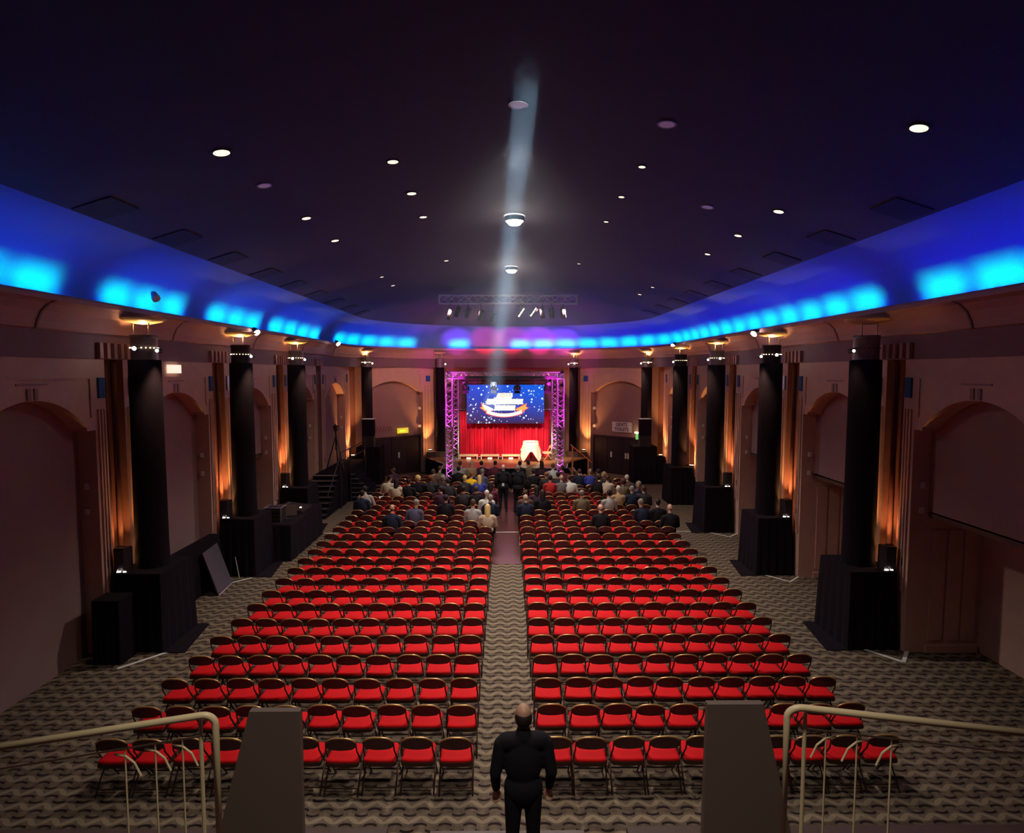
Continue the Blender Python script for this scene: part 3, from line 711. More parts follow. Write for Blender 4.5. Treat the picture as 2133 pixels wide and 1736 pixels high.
for k in range(-1, 26):
    for side, sn in ((-1, 'left'), (1, 'right')):
        for j in range(10):
            x = seat_x(side, j) + random.uniform(-.014, .014); y = row_y(k) + .235 + random.uniform(-.018, .018); rz = R(random.uniform(-1.6, 1.6))
            if k >= 24 and (abs(x + 2.77) < .45 or abs(x - 2.58) < .45): continue
            if k >= 25 and abs(x) > 5.0: continue
            CHAIR_POS[(side, k, j)] = (x, y)
            if k <= 13:
                lab = 'red-seated folding chair %s of the aisle, %s row, %s from the aisle' % (sn, ORD[k + 2], ORD[j + 1])
                if j == 9: lab = 'red-seated folding chair at the outer %s end of the %s row' % (sn, ORD[k + 2])
                if j == 0: lab = 'red-seated folding chair on the %s edge of the aisle, %s row' % (sn, ORD[k + 2])
                g = 'folding chairs %s of the aisle' % sn
                if proto is None: proto = make_chair(lab, g); c = proto
                else: c = copy_tree(proto)
                c['label'] = lab; c['group'] = g
                c.location = (x, y, 0.0 if k < 12 else 0.006); c.rotation_euler = (0, 0, rz)
            else:
                Mx = Matrix.Translation((x, y, .006)) @ Matrix.Rotation(rz, 4, 'Z')
                for key, (b, m) in CP.items():
                    if 'stretcher' in key: continue
                    sm = stuff.setdefault(m.name, (MB(), m))[0]
                    sm.add([Mx @ Vector(v) for v in b.v], b.f)
big = MB(); mats = []
for i, (nm, (sm, m)) in enumerate(stuff.items()):
    big.mi = i; big.add(sm.v, sm.f); mats.append(m)
tag(big.build('folding_chair', mats, fix=True), 'far rows of red-seated folding chairs in front of the stage', 'chair', kind='stuff')

# ------------------------------------------------------------------ stage
SZ = 0.9
poly = [(-3.27, 30.5), (2.95, 30.5), (3.1, 31.9), (3.35, 32.6), (4.5, 34.35), (4.5, 35.08), (4.1, 35.44), (4.1, 36.75), (-4.1, 36.75), (-4.1, 35.44), (-4.5, 35.08), (-4.5, 34.35), (-3.75, 33.0), (-3.2, 31.9)]
t = thing('stage', 'low stage with a glossy tan wooden floor and black front', 'stage', (0, 30.5, 0))
pl2 = [(x, y - 30.5) for x, y in poly]
mb = MB(); mb.prism(pl2, 0.0, SZ - .03); tag(mb.build('front', M_black, t), 'black front skirt')
mb = MB(); mb.prism(pl2, SZ - .03, SZ); mb.build('deck', M_stage, t)
def edge(a, b, z=SZ, w=.03, nm='edge_strip'):
    mb = MB(); mb.tube([(a[0], a[1] - 30.5, z), (b[0], b[1] - 30.5, z)], w / 2, 4); tag(mb.build(nm, M_tape, t), 'white edge strip')
edge((-3.27, 30.49), (2.95, 30.49)); edge((-3.28, 30.5), (-3.21, 31.9), w=.06); edge((-3.2, 31.9), (-3.75, 33.0), w=.07); edge((2.96, 30.5), (3.11, 31.9), w=.06)
# steps on the right with the orange rail
t = thing('stage_steps', 'brown side steps with white nosings right of the stage', 'steps', (3.1, 30.6, 0))
for k in range(4):
    zt = SZ - .18 * (k + 1) + .0
    mb = MB(); mb.box(.02 + .3 * k, .02 + .3 * (k + 1), 0, 1.3, 0, zt); mb.build('step', M_dkwood, t)
    mb = MB(); mb.box(.28 + .3 * k, .325 + .3 * k, -.01, 1.3, zt, zt + .012); mb.build('nosing', M_tape, t)
t = thing('stair_rail', 'orange sloping handrail on the side steps right of the stage', 'handrail', (3.15, 30.52, 0))
mb = MB(); mb.tube([(-.02, 0, 2.06), (1.05, 0, 1.16)], .032, 8); mb.build('rail', M_orange, t)
for px, zt in ((.08, 1.97), (.86, 1.30)):
    mb = MB(); mb.box(px - .035, px + .035, -.035, .035, 0, zt); mb.build('post', M_orange, t)
# curtain with folds
t = thing('stage_curtain', 'red velvet curtain hanging in folds behind the table', 'curtain', (-.1, 34.25, SZ))
for k in range(5):
    mb = MB(); n = 26; wdt = .98; x0 = -2.45 + k * wdt
    ringa, ringb, ringc, ringm = [], [], [], []
    for i in range(n + 1):
        x = x0 - .03 + (wdt + .06) * i / n; ph = x * 21 + .9 * math.sin(x * 3.1 + k)
        a = .085 * math.sin(ph) + .03 * math.sin(ph * 2.3)
        ringa.append((x, a * 1.5, .03)); ringm.append((x + .02 * math.sin(x * 5), a * 1.25, .9)); ringb.append((x, a, 1.7)); ringc.append((x, a * .5, 2.58))
    mb.loft([ringa, ringm, ringb, ringc]); mb.build('drape', M_curtain, t, smooth=True)
# backdrop panels above
mb = MB(); mb.box(-2.9, 2.9, 34.60, 34.65, .905, 5.3); tag(mb.build('backdrop', mat('backdrop_cloth', (.16, .09, .09), .9)), 'dull brown backdrop cloth behind the screen', 'backdrop')
t = thing('curtain_frame', 'pale pipe frame with a long horizontal bar over the red curtain', 'pipe', (-.1, 34.46, SZ))
mb = MB(); mb.tube([(-3.4, 0, 2.66), (3.4, 0, 2.66)], .025, 6); mb.build('crossbar', M_alu, t)
for sx in (-1, 1):
    mb = MB(); mb.tube([(sx * 3.3, 0, 0.005), (sx * 3.3, 0, 2.66)], .02, 6); mb.build('upright', M_alu, t)
# led screen with its lettering
sx0, sx1, sz0, sz1 = -2.19, 2.02, 2.84, 4.95
t = thing('led_screen', 'bright led screen with a white title and orange ribbon on starry blue', 'screen', ((sx0 + sx1) / 2, 33.72, sz0))
hw = (sx1 - sx0) / 2; hh = sz1 - sz0
mb = MB(); mb.box(-hw, hw, 0, .08, 0, hh); mb.build('casing', M_blackm, t)
for sx in (-1.5, 1.5):
    mb = MB(); mb.box(sx - .03, sx + .03, .0, .05, hh, 5.30 - sz0); mb.build('hanging_strap', M_blackm, t)
mb = MB(); mb.box(-hw + .01, hw - .01, -.012, -.001, .01, hh - .01); mb.build('picture', screen_mat(), t)
M_titl = mat('title_white', (.02, .02, .02), .9, emit=(1, .98, .9), strength=1.05)
M_titg = mat('title_outline', (.02, .02, .02), .9, emit=(.95, .82, .62), strength=.9)
M_rib = mat('ribbon_orange', (.9, .5, .2), .6, emit=(1, .42, .10), strength=1.0)
M_ribr = mat('ribbon_rim', (.7, .1, .1), .6, emit=(.75, .06, .05), strength=.9)
def plate(name, pts, y, m, th=.012):
    """pts in crop pixels (0..1800 x 0..890) of the screen"""
    q = [(-hw + (px - 145) / 1798 * 2 * hw, hh - (py - 130) / 895 * hh) for px, py in pts]
    mb = MB(); n = len(q)
    mb.add([(a, y - th, b) for a, b in q] + [(a, y, b) for a, b in q], [tuple(range(n)), tuple(range(2 * n - 1, n - 1, -1))] + [(i, (i + 1) % n, n + (i + 1) % n, n + i) for i in range(n)])
    return mb.build(name, m, t)
def arcband(x0, x1, ytop, ybot, sag, n=14):
    up = [(x0 + (x1 - x0) * i / n, ytop + sag * (1 - (2 * i / n - 1) ** 2)) for i in range(n + 1)]
    dn = [(x1 - (x1 - x0) * i / n, ybot + sag * (1 - (2 * i / n - 1) ** 2)) for i in range(n + 1)]
    return up + dn
plate('ribbon_tail', [(440, 655), (490, 640), (480, 550), (770, 690), (760, 720), (600, 770)], -.016, M_ribr)
plate('ribbon_tail', [(1595, 655), (1530, 640), (1535, 550), (1270, 690), (1270, 720), (1440, 770)], -.016, M_ribr)
plate('ribbon_tail', [(465, 660), (515, 645), (505, 575), (755, 690), (750, 712), (610, 745)], -.030, M_rib)
plate('ribbon_tail', [(1570, 660), (1515, 645), (1520, 575), (1285, 690), (1285, 712), (1430, 745)], -.030, M_rib)
plate('ribbon', arcband(590, 1450, 705, 800, 82), -.045, M_ribr); plate('ribbon', arcband(612, 1430, 710, 785, 82), -.060, M_titl)
plate('title_plate', [(600, 585), (625, 455), (800, 450), (840, 400), (870, 320), (1210, 318), (1215, 400), (1180, 455), (1460, 455), (1445, 530), (1465, 580)], -.032, M_titg)
plate('title_plate', [(612, 575), (637, 465), (800, 462), (850, 405), (880, 330), (1200, 328), (1205, 400), (1180, 465), (1450, 465), (1435, 530), (1450, 572)], -.045, M_titl)
plate('title_plate', [(785, 722), (805, 600), (1280, 600), (1265, 722)], -.075, M_titl)
def text(s, size, loc, m, ext=.004):
    c = bpy.data.curves.new('lettering', 'FONT'); c.body = s; c.size = size; c.align_x = 'CENTER'; c.align_y = 'CENTER'; c.extrude = ext; c.offset = size * .02
    o = bpy.data.objects.new('tmp', c); COL.objects.link(o)
    dg = bpy.context.evaluated_depsgraph_get(); me = bpy.data.meshes.new_from_object(o.evaluated_get(dg)); bpy.data.objects.remove(o)
    me.materials.clear(); me.materials.append(m)
    return me
o = link('lettering', text('2019', .27, None, M_titg), t, (-.02, -.056, 1.53)); o.rotation_euler = (R(90), 0, 0); o.scale = (1.25, 1, 1)
# table with cloth, stage chair, low benches, floor lamps
t = thing('cocktail_table', 'high table under a white cloth on the stage, next to a folding chair', 'table', (1.27, 33.05, SZ + .004))
mb = MB(); mb.lathe([(0, 1.02), (.42, 1.02), (.42, 1.05), (0, 1.05)], n=24); mb.build('tabletop', M_dkwood, t)
mb = MB(); mb.tube([(0, 0, .03), (0, 0, 1.02)], .03, 8); mb.build('pedestal', M_blackm, t)
mb = MB(); mb.lathe([(0, .05), (.26, .03), (.27, .0), (0, 0)], n=20); mb.build('base', M_blackm, t)
mb = MB(); n = 48; top = []; 
rings = []
for zz, q in ((1.062, 0.0), (1.062, .9), (1.055, 1.0), (.9, 1.03), (.6, 1.12), (.3, 1.22), (.02, 1.32)):
    rg = []
    for i in range(n):
        a = 2 * math.pi * i / n; hem = .0
        lobe = .5 + .5 * math.cos(4 * (a - math.pi / 4))          # four corner points reach the floor
        z = zz
        if zz < .9: z = zz + (1 - lobe) * (.9 - zz) * .62
        rr = .415 * q * (1 + (.10 * lobe if zz < 1.0 else 0) * (1 - zz) + .05 * math.sin(a * 11) * (1 - zz))
        rg.append((rr * math.cos(a), rr * math.sin(a), z))
    rings.append(rg)
mb.loft(rings, close=True); cl = mb.build('tablecloth', M_cloth, None, smooth=True); cl.location = (1.27, 33.05, SZ); tag(cl, 'white tablecloth falling in points over the high stage table', 'tablecloth')
c = copy_tree(proto); c.location = (2.13, 33.25, SZ + .003); c.rotation_euler = (0, 0, R(105)); c['label'] = 'pale folding chair standing on the stage beside the white table'; c['group'] = 'stage seat'
M_peach = mat('peach_paint', (.75, .38, .26), .5); M_pale = mat('pale_tube', (.80, .68, .45), .5)
for ch in list(c.children) + [g for q in c.children for g in q.children]:
    ch.material_slots[0].link = 'OBJECT'; ch.material_slots[0].material = M_peach if ch.name.split('.')[0] in ('seat', 'backrest') else M_pale
for i, (xa, xb) in enumerate(((957, 996), (1001, 1040), (1045, 1083))):
    A = at_y(xa, 950, 33.9); B = at_y(xb, 950, 33.9); wd = (B.x - A.x) / 2
    t = thing('low_bench', 'low cream bench before the curtain, %s from the left truss leg' % ORD[i + 1], 'bench', ((A.x + B.x) / 2, 33.85, SZ), group='low benches before the curtain')
    mb = MB(); mb.box(-wd, wd, -.15, .15, .15, .24); mb.build('top', mat('bench_cream', (.75, .6, .4), .6), t)
    for lx in (-wd + .05, wd - .05):
        for ly in (-.1, .1):
            mb = MB(); mb.box(lx - .025, lx + .025, ly - .025, ly + .025, 0, .15); mb.build('leg', M_tape, t)
    mb = MB(); mb.box(-.12, .12, -.06, .06, .0, .07); o = mb.build('floor_lamp', mat('lamp_soft_white', (1, 1, 1), .5, emit=(1, .93, .8), strength=1.1)); o.location = ((A.x + B.x) / 2, 33.85, SZ); tag(o, 'small white floor lamp lying under the %s bench from the left' % ORD[i + 1], 'lamp', 'floor lamps under the benches')
for i, px in enumerate((998.5, 1042.5)):
    A = at_y(px, 952, 33.7); t = thing('par_light', 'small red floor light %s' % ('between the left and middle benches' if i == 0 else 'between the middle and right benches'), 'light', (A.x, 33.7, SZ), group='red floor lights')
    mb = MB(); mb.lathe([(0, 0), (.07, 0), (.07, .14), (0, .14)], n=12); mb.build('housing', M_blackm, t)
    mb = MB(); mb.lathe([(0, .141), (.06, .141), (.06, .15), (0, .15)], n=12); mb.build('lens', mat('lamp_red', (1, .1, .1), .5, emit=(1, .02, .05), strength=8), t)
    lamp_child(light('SPOT', (A.x, 33.75, SZ + .2), 40, (1, .02, .08), .05, (A.x, 34.3, 3.4), 80, .8, 'red_wash'), t)

# truss: chords and braces
TW = .30
def truss_meshes(L, n, r=.028, rb=.017, w=TW):
    ch = MB(); ch.tube([(0, 0, 0), (0, 0, L)], r, 6); chm = ch.mesh('chord', M_alu, True)
    st = L / n
    b1 = MB(); b1.tube([(-w / 2, 0, 0), (w / 2, 0, st)], rb, 5); b1m = b1.mesh('brace', M_alu, True)
    b2 = MB(); b2.tube([(w / 2, 0, 0), (-w / 2, 0, st)], rb, 5); b2m = b2.mesh('brace', M_alu, True)
    return chm, b1m, b2m, st
def truss(label, loc, L, n, rot=None, group='stage truss', w=TW):
    t = thing('truss', label, 'truss', loc, group=group)
    if rot: t.rotation_euler = rot
    chm, b1m, b2m, st = truss_meshes(L, n, w=w)
    for x in (-1, 1):
        for y in (-1, 1): link('chord', chm, t, (x * w / 2, y * w / 2, 0))
    for i in range(n):
        for sd in range(4):
            o = link('brace', b1m if (i + sd) % 2 else b2m, t)
            o.rotation_euler = (0, 0, sd * math.pi / 2)
            off = Vector((0, -w / 2)) ; a = sd * math.pi / 2
            o.location = (-off.y * math.sin(a), off.y * math.cos(a), i * st)
    for z in (0.0, L):
        for sd in range(4):
            a = sd * math.pi / 2
            mb = MB(); mb.box(-w / 2, w / 2, -w / 2 - .02, -w / 2 + .02, -.02, .02); o = mb.build('end_frame', M_alu, t); o.rotation_euler = (0, 0, a); o.location = (0, 0, max(.02, min(L - .02, z)))
    return t
TXL, TXR, TYF, TYB, TZ = -2.77, 2.58, 29.95, 33.6, 5.46
truss('magenta-lit truss leg at the front left of the stage', (TXL, TYF, .006), TZ - .15, 22)
truss('magenta-lit truss leg at the front right of the stage', (TXR, TYF, .006), TZ - .15, 22)
truss('truss leg at the back left of the stage, by the curtain', (TXL, TYB, SZ), TZ - SZ - .15, 18)
truss('truss leg at the back right of the stage, by the curtain', (TXR, TYB, SZ), TZ - SZ - .15, 18)
truss('horizontal truss beam across the front above the stage', (TXL - .15, TYF, TZ + .01), TXR - TXL + .3, 20, (R(90), 0, R(90)))
truss('horizontal truss beam across the back above the screen', (TXL - .15, TYB, TZ + .01), TXR - TXL + .3, 20, (R(90), 0, R(90)))
truss('side truss beam running to the back on the left', (TXL, TYB - .17, TZ + .01), TYB - TYF - .34, 10, (R(90), 0, 0))
truss('side truss beam running to the back on the right', (TXR, TYB - .17, TZ + .01), TYB - TYF - .34, 10, (R(90), 0, 0))
MAG = (1.0, .03, .85)
for (x, y, z, aim, e) in ((TXL, TYF - .35, .5, (TXL, TYF, 1.2), 10), (TXR, TYF - .35, .5, (TXR, TYF, 1.2), 10)):
    light('SPOT', (x, y, z), e * 26, MAG, .03, (x, TYF + .1, 1.8), 70, .6, 'truss_wash')
for x in (TXL, TXR):
    light('SPOT', (x, TYF - .5, 2.6), 520, MAG, .03, (x, TYF, 4.3), 60, .7, 'truss_wash')
    light('SPOT', (x, TYB - .5, SZ + .3), 560, MAG, .03, (x, TYB, 2.6), 60, .7, 'truss_wash')
    light('SPOT', (x + (.5 if x < 0 else -.5), TYF - .6, 4.9), 420, MAG, .03, (x + (.4 if x < 0 else -.4), TYF, TZ), 80, .7, 'truss_wash')
light('AREA', (0, TYF - .3, 5.35), 260, (1, .42, .50), aim=(0, 14, 2.5), sx=4.6, sy=.2, name='fill_batten')  # fill added to brighten the far walls and audience
for _l in bpy.data.lights:
    if _l.name.startswith('fill_batten'): _l.spread = R(110); _l.energy = 60
# clamps on top of the legs
for x, sd in ((TXL, 'left'), (TXR, 'right')):
    for z in (5.0, 5.62):
        mb = MB(); mb.cbox((0, 0, 0), (.16, .12, .14), .3); mb.cbox((.05, -.03, .09), (.06, .06, .08)); o = mb.build('hoist_clamp', M_blackm); o.location = (x + .02, TYF - .22, z)
        tag(o, 'black clamp on the %s front truss leg, %s' % (sd, 'below the beam' if z < 5.5 else 'at the top corner'), 'clamp', 'truss clamps')
# stage spotlights under the front beam
for i, px in enumerate((969.5, 1028, 1077.5, 1141)):
    A = at_y(px, 805, TYF)
    t = thing('stage_spotlight', 'black stage spotlight with barn doors, %s from the left under the front beam' % ORD[i + 1], 'spotlight', (A.x, TYF, 4.92), group='stage spotlights')
    mb = MB(); mb.tube([(0, 0, .43), (0, 0, .22)], .02, 6); mb.box(-.13, .13, -.02, .02, .19, .23); mb.box(-.13, -.11, -.02, .02, 0, .2); mb.box(.11, .13, -.02, .02, 0, .2); mb.box(-.03, .03, -.17, .17, .35, .41); mb.build('yoke', M_blackm, t)
    mb = MB(); rg = []
    for (yy, zz, rr) in ((-.16, .12, .07), (-.08, .08, .095), (.10, -.03, .10), (.16, -.07, .11)):
        rg.append([(rr * math.cos(2 * math.pi * k / 12), yy, zz + rr * math.sin(2 * math.pi * k / 12)) for k in range(12)])
    mb.loft(rg, close=True); mb.add(rg[0], [tuple(range(12))]); mb.build('body', M_blackm, t)
    mb = MB(); mb.lathe([(0, 0), (.09, 0), (.09, .01), (0, .01)], (0, .155, -.065), 12, 'y'); mb.build('lens', M_lampw, t)
    for sx in (-1, 1):
        mb = MB(); mb.add([(sx * .1, .15, -.17), (sx * .1, .15, .04), (sx * .17, .28, .02), (sx * .17, .28, -.22)], [(0, 1, 2, 3)]); mb.build('barn_door', M_blackm, t)
    mb = MB(); mb.add([(-.12, .12, -.18), (.12, .12, -.18), (.15, .18, -.32), (-.15, .18, -.32)], [(0, 1, 2, 3)]); mb.build('barn_door', M_blackm, t)
    light('SPOT', (A.x, TYF + .35, 4.8), (700, 620, 1400, 620)[i], (1, .74, .45), .08, ((-1.8, 34.2, 1.7), (-.4, 34.1, 1.0), (1.3, 33.2, 1.4), (1.8, 34, 1.2))[i], 48, .7, 'stage_wash')
# red wash up on the cornice and pink wash on the cove above the stage
light('SPOT', (TXL + .2, TYF, 5.9), 130, (1, .02, .1), .05, (-1.3, 35.2, 6.6), 60, .7, 'red_wash')
light('SPOT', (TXR - .2, TYF, 5.9), 130, (1, .02, .1), .05, (2.0, 35.2, 6.6), 60, .7, 'red_wash')
for x, tx, col in ((-2.2, -3.0, (.55, .06, .9)), (-1.0, -1.2, (1.9, .04, .25)), (.2, .3, (1.9, .04, .33)), (1.4, 1.9, (1.7, .06, .8)), (2.3, 3.4, (.8, .08, .9))):
    light('SPOT', (x, 31.0, 5.85), 1500, col, .05, (tx, 36.2, 7.75), 24, .7, 'cove_wash')

# ------------------------------------------------------------------ ceiling lamps
DL = [(464, 319, 1.3, 1), (819, 337, 1, 1), (858, 403, 1, 1), (882, 452, .9, 1), (639.5, 455, 1, 1), (699, 501.5, 1, 1), (1338, 346, .5, 1), (1295, 409, .5, 1), (1263, 461, .45, 1), (1624, 439, 1, 1), (1539, 489.5, .85, 1), (1475, 528.5, .75, 1),
      (1919, 263, 1.15, 1), (1360, 598, .5, 1), (1333, 613, .6, 1), (819, 595, .6, 1), (796, 577, .5, 1), (1390, 257, 1.2, 0), (1080, 217, 1.2, 0), (553, 387, 1.1, 0), (1475, 430, 1.1, 0), (930, 543, .6, 1), (1206, 549, .4, 1)]
WHERE = ['large lit ceiling downlight in the upper left corner', 'lit ceiling downlight left of the beam, highest of three', 'lit ceiling downlight left of the beam, middle of three', 'lit ceiling downlight left of the beam, lowest of three', 'lit downlight in the left half, upper of the outer pair', 'lit downlight in the left half, lower of the outer pair',
         'small downlight right of the beam, highest of three', 'small downlight right of the beam, middle of three', 'small downlight right of the beam, lowest of three', 'warm downlight near the right cove, highest of three', 'warm downlight near the right cove, middle of three', 'warm downlight near the right cove, lowest of three',
         'large cut-off downlight in the upper right corner', 'tiny far downlight right of the lighting bar, upper', 'tiny far downlight right of the lighting bar, lower', 'tiny far downlight left of the lighting bar, lower', 'tiny far downlight left of the lighting bar, upper', 'unlit downlight ring in the upper right', 'unlit downlight ring inside the beam at the top', 'unlit downlight in the dark upper left', 'unlit downlight in the dark upper right', 'faint far downlight left of the lower white lamp', 'faint far downlight right of the lower white lamp']
for (px, py, k, on), lb in zip(DL, WHERE):
    P, tt, sg = ceil_hit(px, py)
    slope = math.atan(2.2 * tt / 6.8) * sg       # ceiling falls towards the walls
    t = thing('downlight', lb, 'ceiling light', (P.x, P.y, P.z - .012), group='ceiling downlights'); t.rotation_euler = (0, slope, 0)
    r = .085 * k if k > .7 else .11 * k
    mb = MB(); mb.lathe([(r * 1.05, .0), (r * 1.35, -.004), (r * 1.35, .012), (r * 1.05, .012)], n=20); mb.build('trim_ring', M_ceil if on else mat('ring_grey', (.3, .3, .32), .4), t)
    mb = MB(); mb.lathe([(0, -.002), (r * 1.05, -.002), (r * 1.05, .01), (0, .01)], n=20); mb.build('lens', M_down if on else M_downdim, t)
for (px, py, rr, lb) in ((1072, 450, .21, 'bright white ceiling lamp in the middle, upper of the two'), (1065.5, 556, .20, 'bright white ceiling lamp in the middle, lower of the two')):
    P, tt, sg = ceil_hit(px, py)
    t = thing('ceiling_lamp', lb, 'ceiling light', (P.x, P.y, P.z - .02), group='bright ceiling lamps')
    mb = MB(); mb.lathe([(rr * 1.1, 0), (rr * 1.1, -.10), (rr, -.11)], n=20); mb.build('housing', M_blackm, t)
    mb = MB(); mb.lathe([(0, -.20), (rr * .6, -.18), (rr * .95, -.10), (rr * .95, -.05), (0, -.05)], n=20); mb.build('globe', M_lamph, t, smooth=True)
# square vents along the edge of the ceiling
for s, sd in ((1, 'right'), (-1, 'left')):
    for k in range(9):
        y = 10.3 + 2.22 * k
        mb = MB(); mb.box(-.34, .30, -.36, .36, .0, .03); o = mb.build('ceiling_vent', mat('vent_black', (.004, .002, .006), .9)); 
        tt = .945; o.location = (s * 6.8 * tt, y, cz(tt) - .02); o.rotation_euler = (0, s * math.atan(2.2 * tt / 6.8) * 1.0, 0 if s > 0 else 0)
        tag(o, 'square black ceiling opening beside the %s cove, %s from the balcony' % (sd, ORD[k + 1]), 'vent', 'square ceiling openings')
# lighting bar under the ceiling before the stage
truss('dark lighting bar hanging below the ceiling before the stage', (-2.9, 26.9, 8.72), 5.9, 16, (R(90), 0, R(90)), group='ceiling lighting bar', w=.34)
for i, (px, py, kind) in enumerate(((937, 655, 0), (954, 650, 0), (975, 652, 0), (1001, 658, 0), (1028, 663, 0), (1086, 652, 1), (1111, 651, 1), (1130, 652, 0), (1149, 652, 0), (1173, 652, 0))):
    P = at_y(px, py, 26.8)
    t = thing('profile_spot', ('striped glinting lamp on the ceiling bar, %s of the bright pair' % ('left' if i == 5 else 'right')) if kind else 'dark lamp on the ceiling bar, %s from its left end' % ORD[i + 1], 'spotlight', (P.x, 26.8, P.z), group='lamps on the ceiling bar')
    a = R(35 if kind else (20 if i < 5 else -10))
    mb = MB(); d = Vector((math.sin(a), -.25, math.cos(a))).normalized()
    mb.tube([d * -.22, d * .0, d * .22], .11, 10); mb.build('body', M_blackm, t, smooth=True)
    mb = MB(); mb.tube([(0, 0, 0), (0, .1, 8.55 - P.z)], .015, 5); mb.build('yoke', M_blackm, t)
    if kind:
        for q in (-1, 0, 1):
            mb = MB(); c = d * (.15 * q); mb.tube([c - d * .055 + Vector((0, -.115, 0)), c + d * .055 + Vector((0, -.115, 0))], .03, 5); mb.build('glint_strip', M_lampw, t)
    else:
        mb = MB(); mb.tube([d * -.2 + Vector((.1, -.06, 0)), d * .16 + Vector((.1, -.06, 0))], .008, 5); mb.build('edge_strip', M_alu, t)
for X, aim in ((-2.4, (-6.0, 34.2, 3.0)), (-1.2, (-4.2, 35.4, 4.8)), (1.3, (4.4, 35.2, 4.8)), (2.4, (6.2, 34.0, 3.0))):
    light('SPOT', (X, 26.6, 8.25), 1400, (1, .50, .42), .08, aim, 62, 1, 'bar_wash')
# spots standing on the cornice lip
for i, (px, py, s) in enumerate(((538, 693, -1), (706, 716.5, -1), (1571, 695, 1), (1402, 720, 1), (330, 622, -1))):
    X = 7.42 if i in (0, 2, 4) else 7.15
    Z = X * F / abs(px - VX); Y = Z / .9975; P = at_y(px, py, Y)
    t = thing('cornice_spot', ['white lamp on the left cornice beside the second column', 'white lamp on the left cornice above the camera tripod', 'white lamp on the right cornice beside the second column', 'white lamp on the right cornice above the fourth column', 'pale lamp standing in the lit cove, far left'][i], 'spotlight', (P.x, P.y, P.z), group='lamps on the cornice')
    mb = MB(); mb.tube([(s * .02, .0, 0), (s * .10, .10, .08), (s * .16, .16, .12)], .085, 12, r2=.05); mb.build('body', M_blackm if i < 4 else M_tape, t, smooth=True)
    mb = MB(); mb.tube([(0, -.01, -.02), (s * .02, 0, .0)], .088, 12); mb.build('lens', M_lamph if i < 4 else M_tape, t)
    if i < 4: lamp_child(light('SPOT', (P.x - s * .05, P.y - .15, P.z - .05), 60, WHITE, .06, (s * 2.5, P.y - 2.5, 0), 70, .8, 'cornice_beam'), t)

# ------------------------------------------------------------------ signs by the doors
fr = CH[1]
def wall_board(fr, u0, u1, z0, z1, name, m, label, cat, d0=.26, d1=.30):
    mb = MB(); a = [fr(u0, d0, z0), fr(u1, d0, z0), fr(u1, d0, z1), fr(u0, d0, z1), fr(u0, d1, z0), fr(u1, d1, z0), fr(u1, d1, z1), fr(u0, d1, z1)]
    mb.add(a, [(0, 1, 2, 3), (4, 5, 6, 7), (0, 1, 5, 4), (1, 2, 6, 5), (2, 3, 7, 6), (3, 0, 4, 7)])
    o = mb.build(name, m); tag(o, label, cat); return o
sg = wall_board(fr, 1.72, 2.95, 2.36, 2.90, 'sign_board', mat('sign_white', (.82, .74, .72), .6), 'white board sign reading GENTS TOILETS above the right doors', 'sign')
ca = fr(2.335, .25, 2.74); ang = math.atan2(fr(0, 0, 0)[1] - fr(1, 0, 0)[1], fr(0, 0, 0)[0] - fr(1, 0, 0)[0])
for i, (tx, zz) in enumerate((('GENTS', 2.755), ('TOILETS', 2.505))):
    P = fr(2.335, .245, zz); o = link('lettering', text(tx, .235, None, mat('sign_ink', (.10, .03, .05), .6)), sg, P); o.rotation_euler = (R(90), 0, ang); o.scale = (1.0, 1.1, 1)
M_green = mat('exit_green', (.1, .6, .2), .5, emit=(.25, .75, .18), strength=.7); M_yel = mat('exit_yellow', (.6, .6, .1), .5, emit=(.75, .55, .03), strength=.8)
M_limeb = mat('exit_lime', (.6, .9, .1), .5, emit=(.55, .95, .05), strength=1.2)
wall_board(fr, 1.02, 1.36, 2.04, 2.34, 'exit_sign', M_green, 'green lit exit sign left of the speaker stack by the toilets sign', 'sign', .1, .16)
wall_board(fr, 1.1, 1.42, 2.37, 2.44, 'sign_lamp', M_lampy, 'small amber lamp above the right green exit sign', 'lamp', .1, .16)
fl = CH[-1]
e1 = wall_board(fl, 2.62, 3.30, 2.27, 2.56, 'exit_sign', M_yel, 'yellow-green lit exit sign above the left black doors', 'sign', .12, .2)
mb = MB(); a = [fl(2.72, .11, 2.36), fl(3.1, .11, 2.36), fl(3.1, .11, 2.45), fl(2.72, .11, 2.45)]; mb.add(a + [fl(2.72, .12, 2.36), fl(3.1, .12, 2.36), fl(3.1, .12, 2.45), fl(2.72, .12, 2.45)], [(0, 1, 2, 3), (4, 5, 6, 7), (0, 1, 5, 4), (1, 2, 6, 5), (2, 3, 7, 6), (3, 0, 4, 7)]); mb.build('lit_strip', M_limeb, e1)
wall_board(fl, .62, .86, 2.02, 2.32, 'exit_sign', M_green, 'small green lit exit sign beside the left speaker stack', 'sign', -.12, -.06)
wall_board(fl, .8, .95, 2.36, 2.46, 'sign_lamp', mat('lamp_redsmall', (1, .1, .1), .5, emit=(1, .08, .05), strength=2), 'small red lamp above the left green exit sign', 'lamp', -.12, -.06)
t = thing('wall_relief', 'dark rounded scroll ornament on the wall above the left doors', 'ornament', fl(1.85, .3, 2.25)); t.rotation_euler = (0, 0, math.atan2(fl(1, 0, 0)[1] - fl(0, 0, 0)[1], fl(1, 0, 0)[0] - fl(0, 0, 0)[0]))
mb = MB(); mb.prism([(-.5, -.03), (.5, -.03), (.5, .03), (-.5, .03)], .15, .65); mb.build('plaque', M_panel, t)
for q in range(5):
    mb = MB(); mb.tube([(-.5 + .2 * q, -.04, .2), (-.42 + .2 * q, -.05, .45), (-.3 + .2 * q, -.04, .2)], .02, 6); mb.build('scroll', M_niche, t)
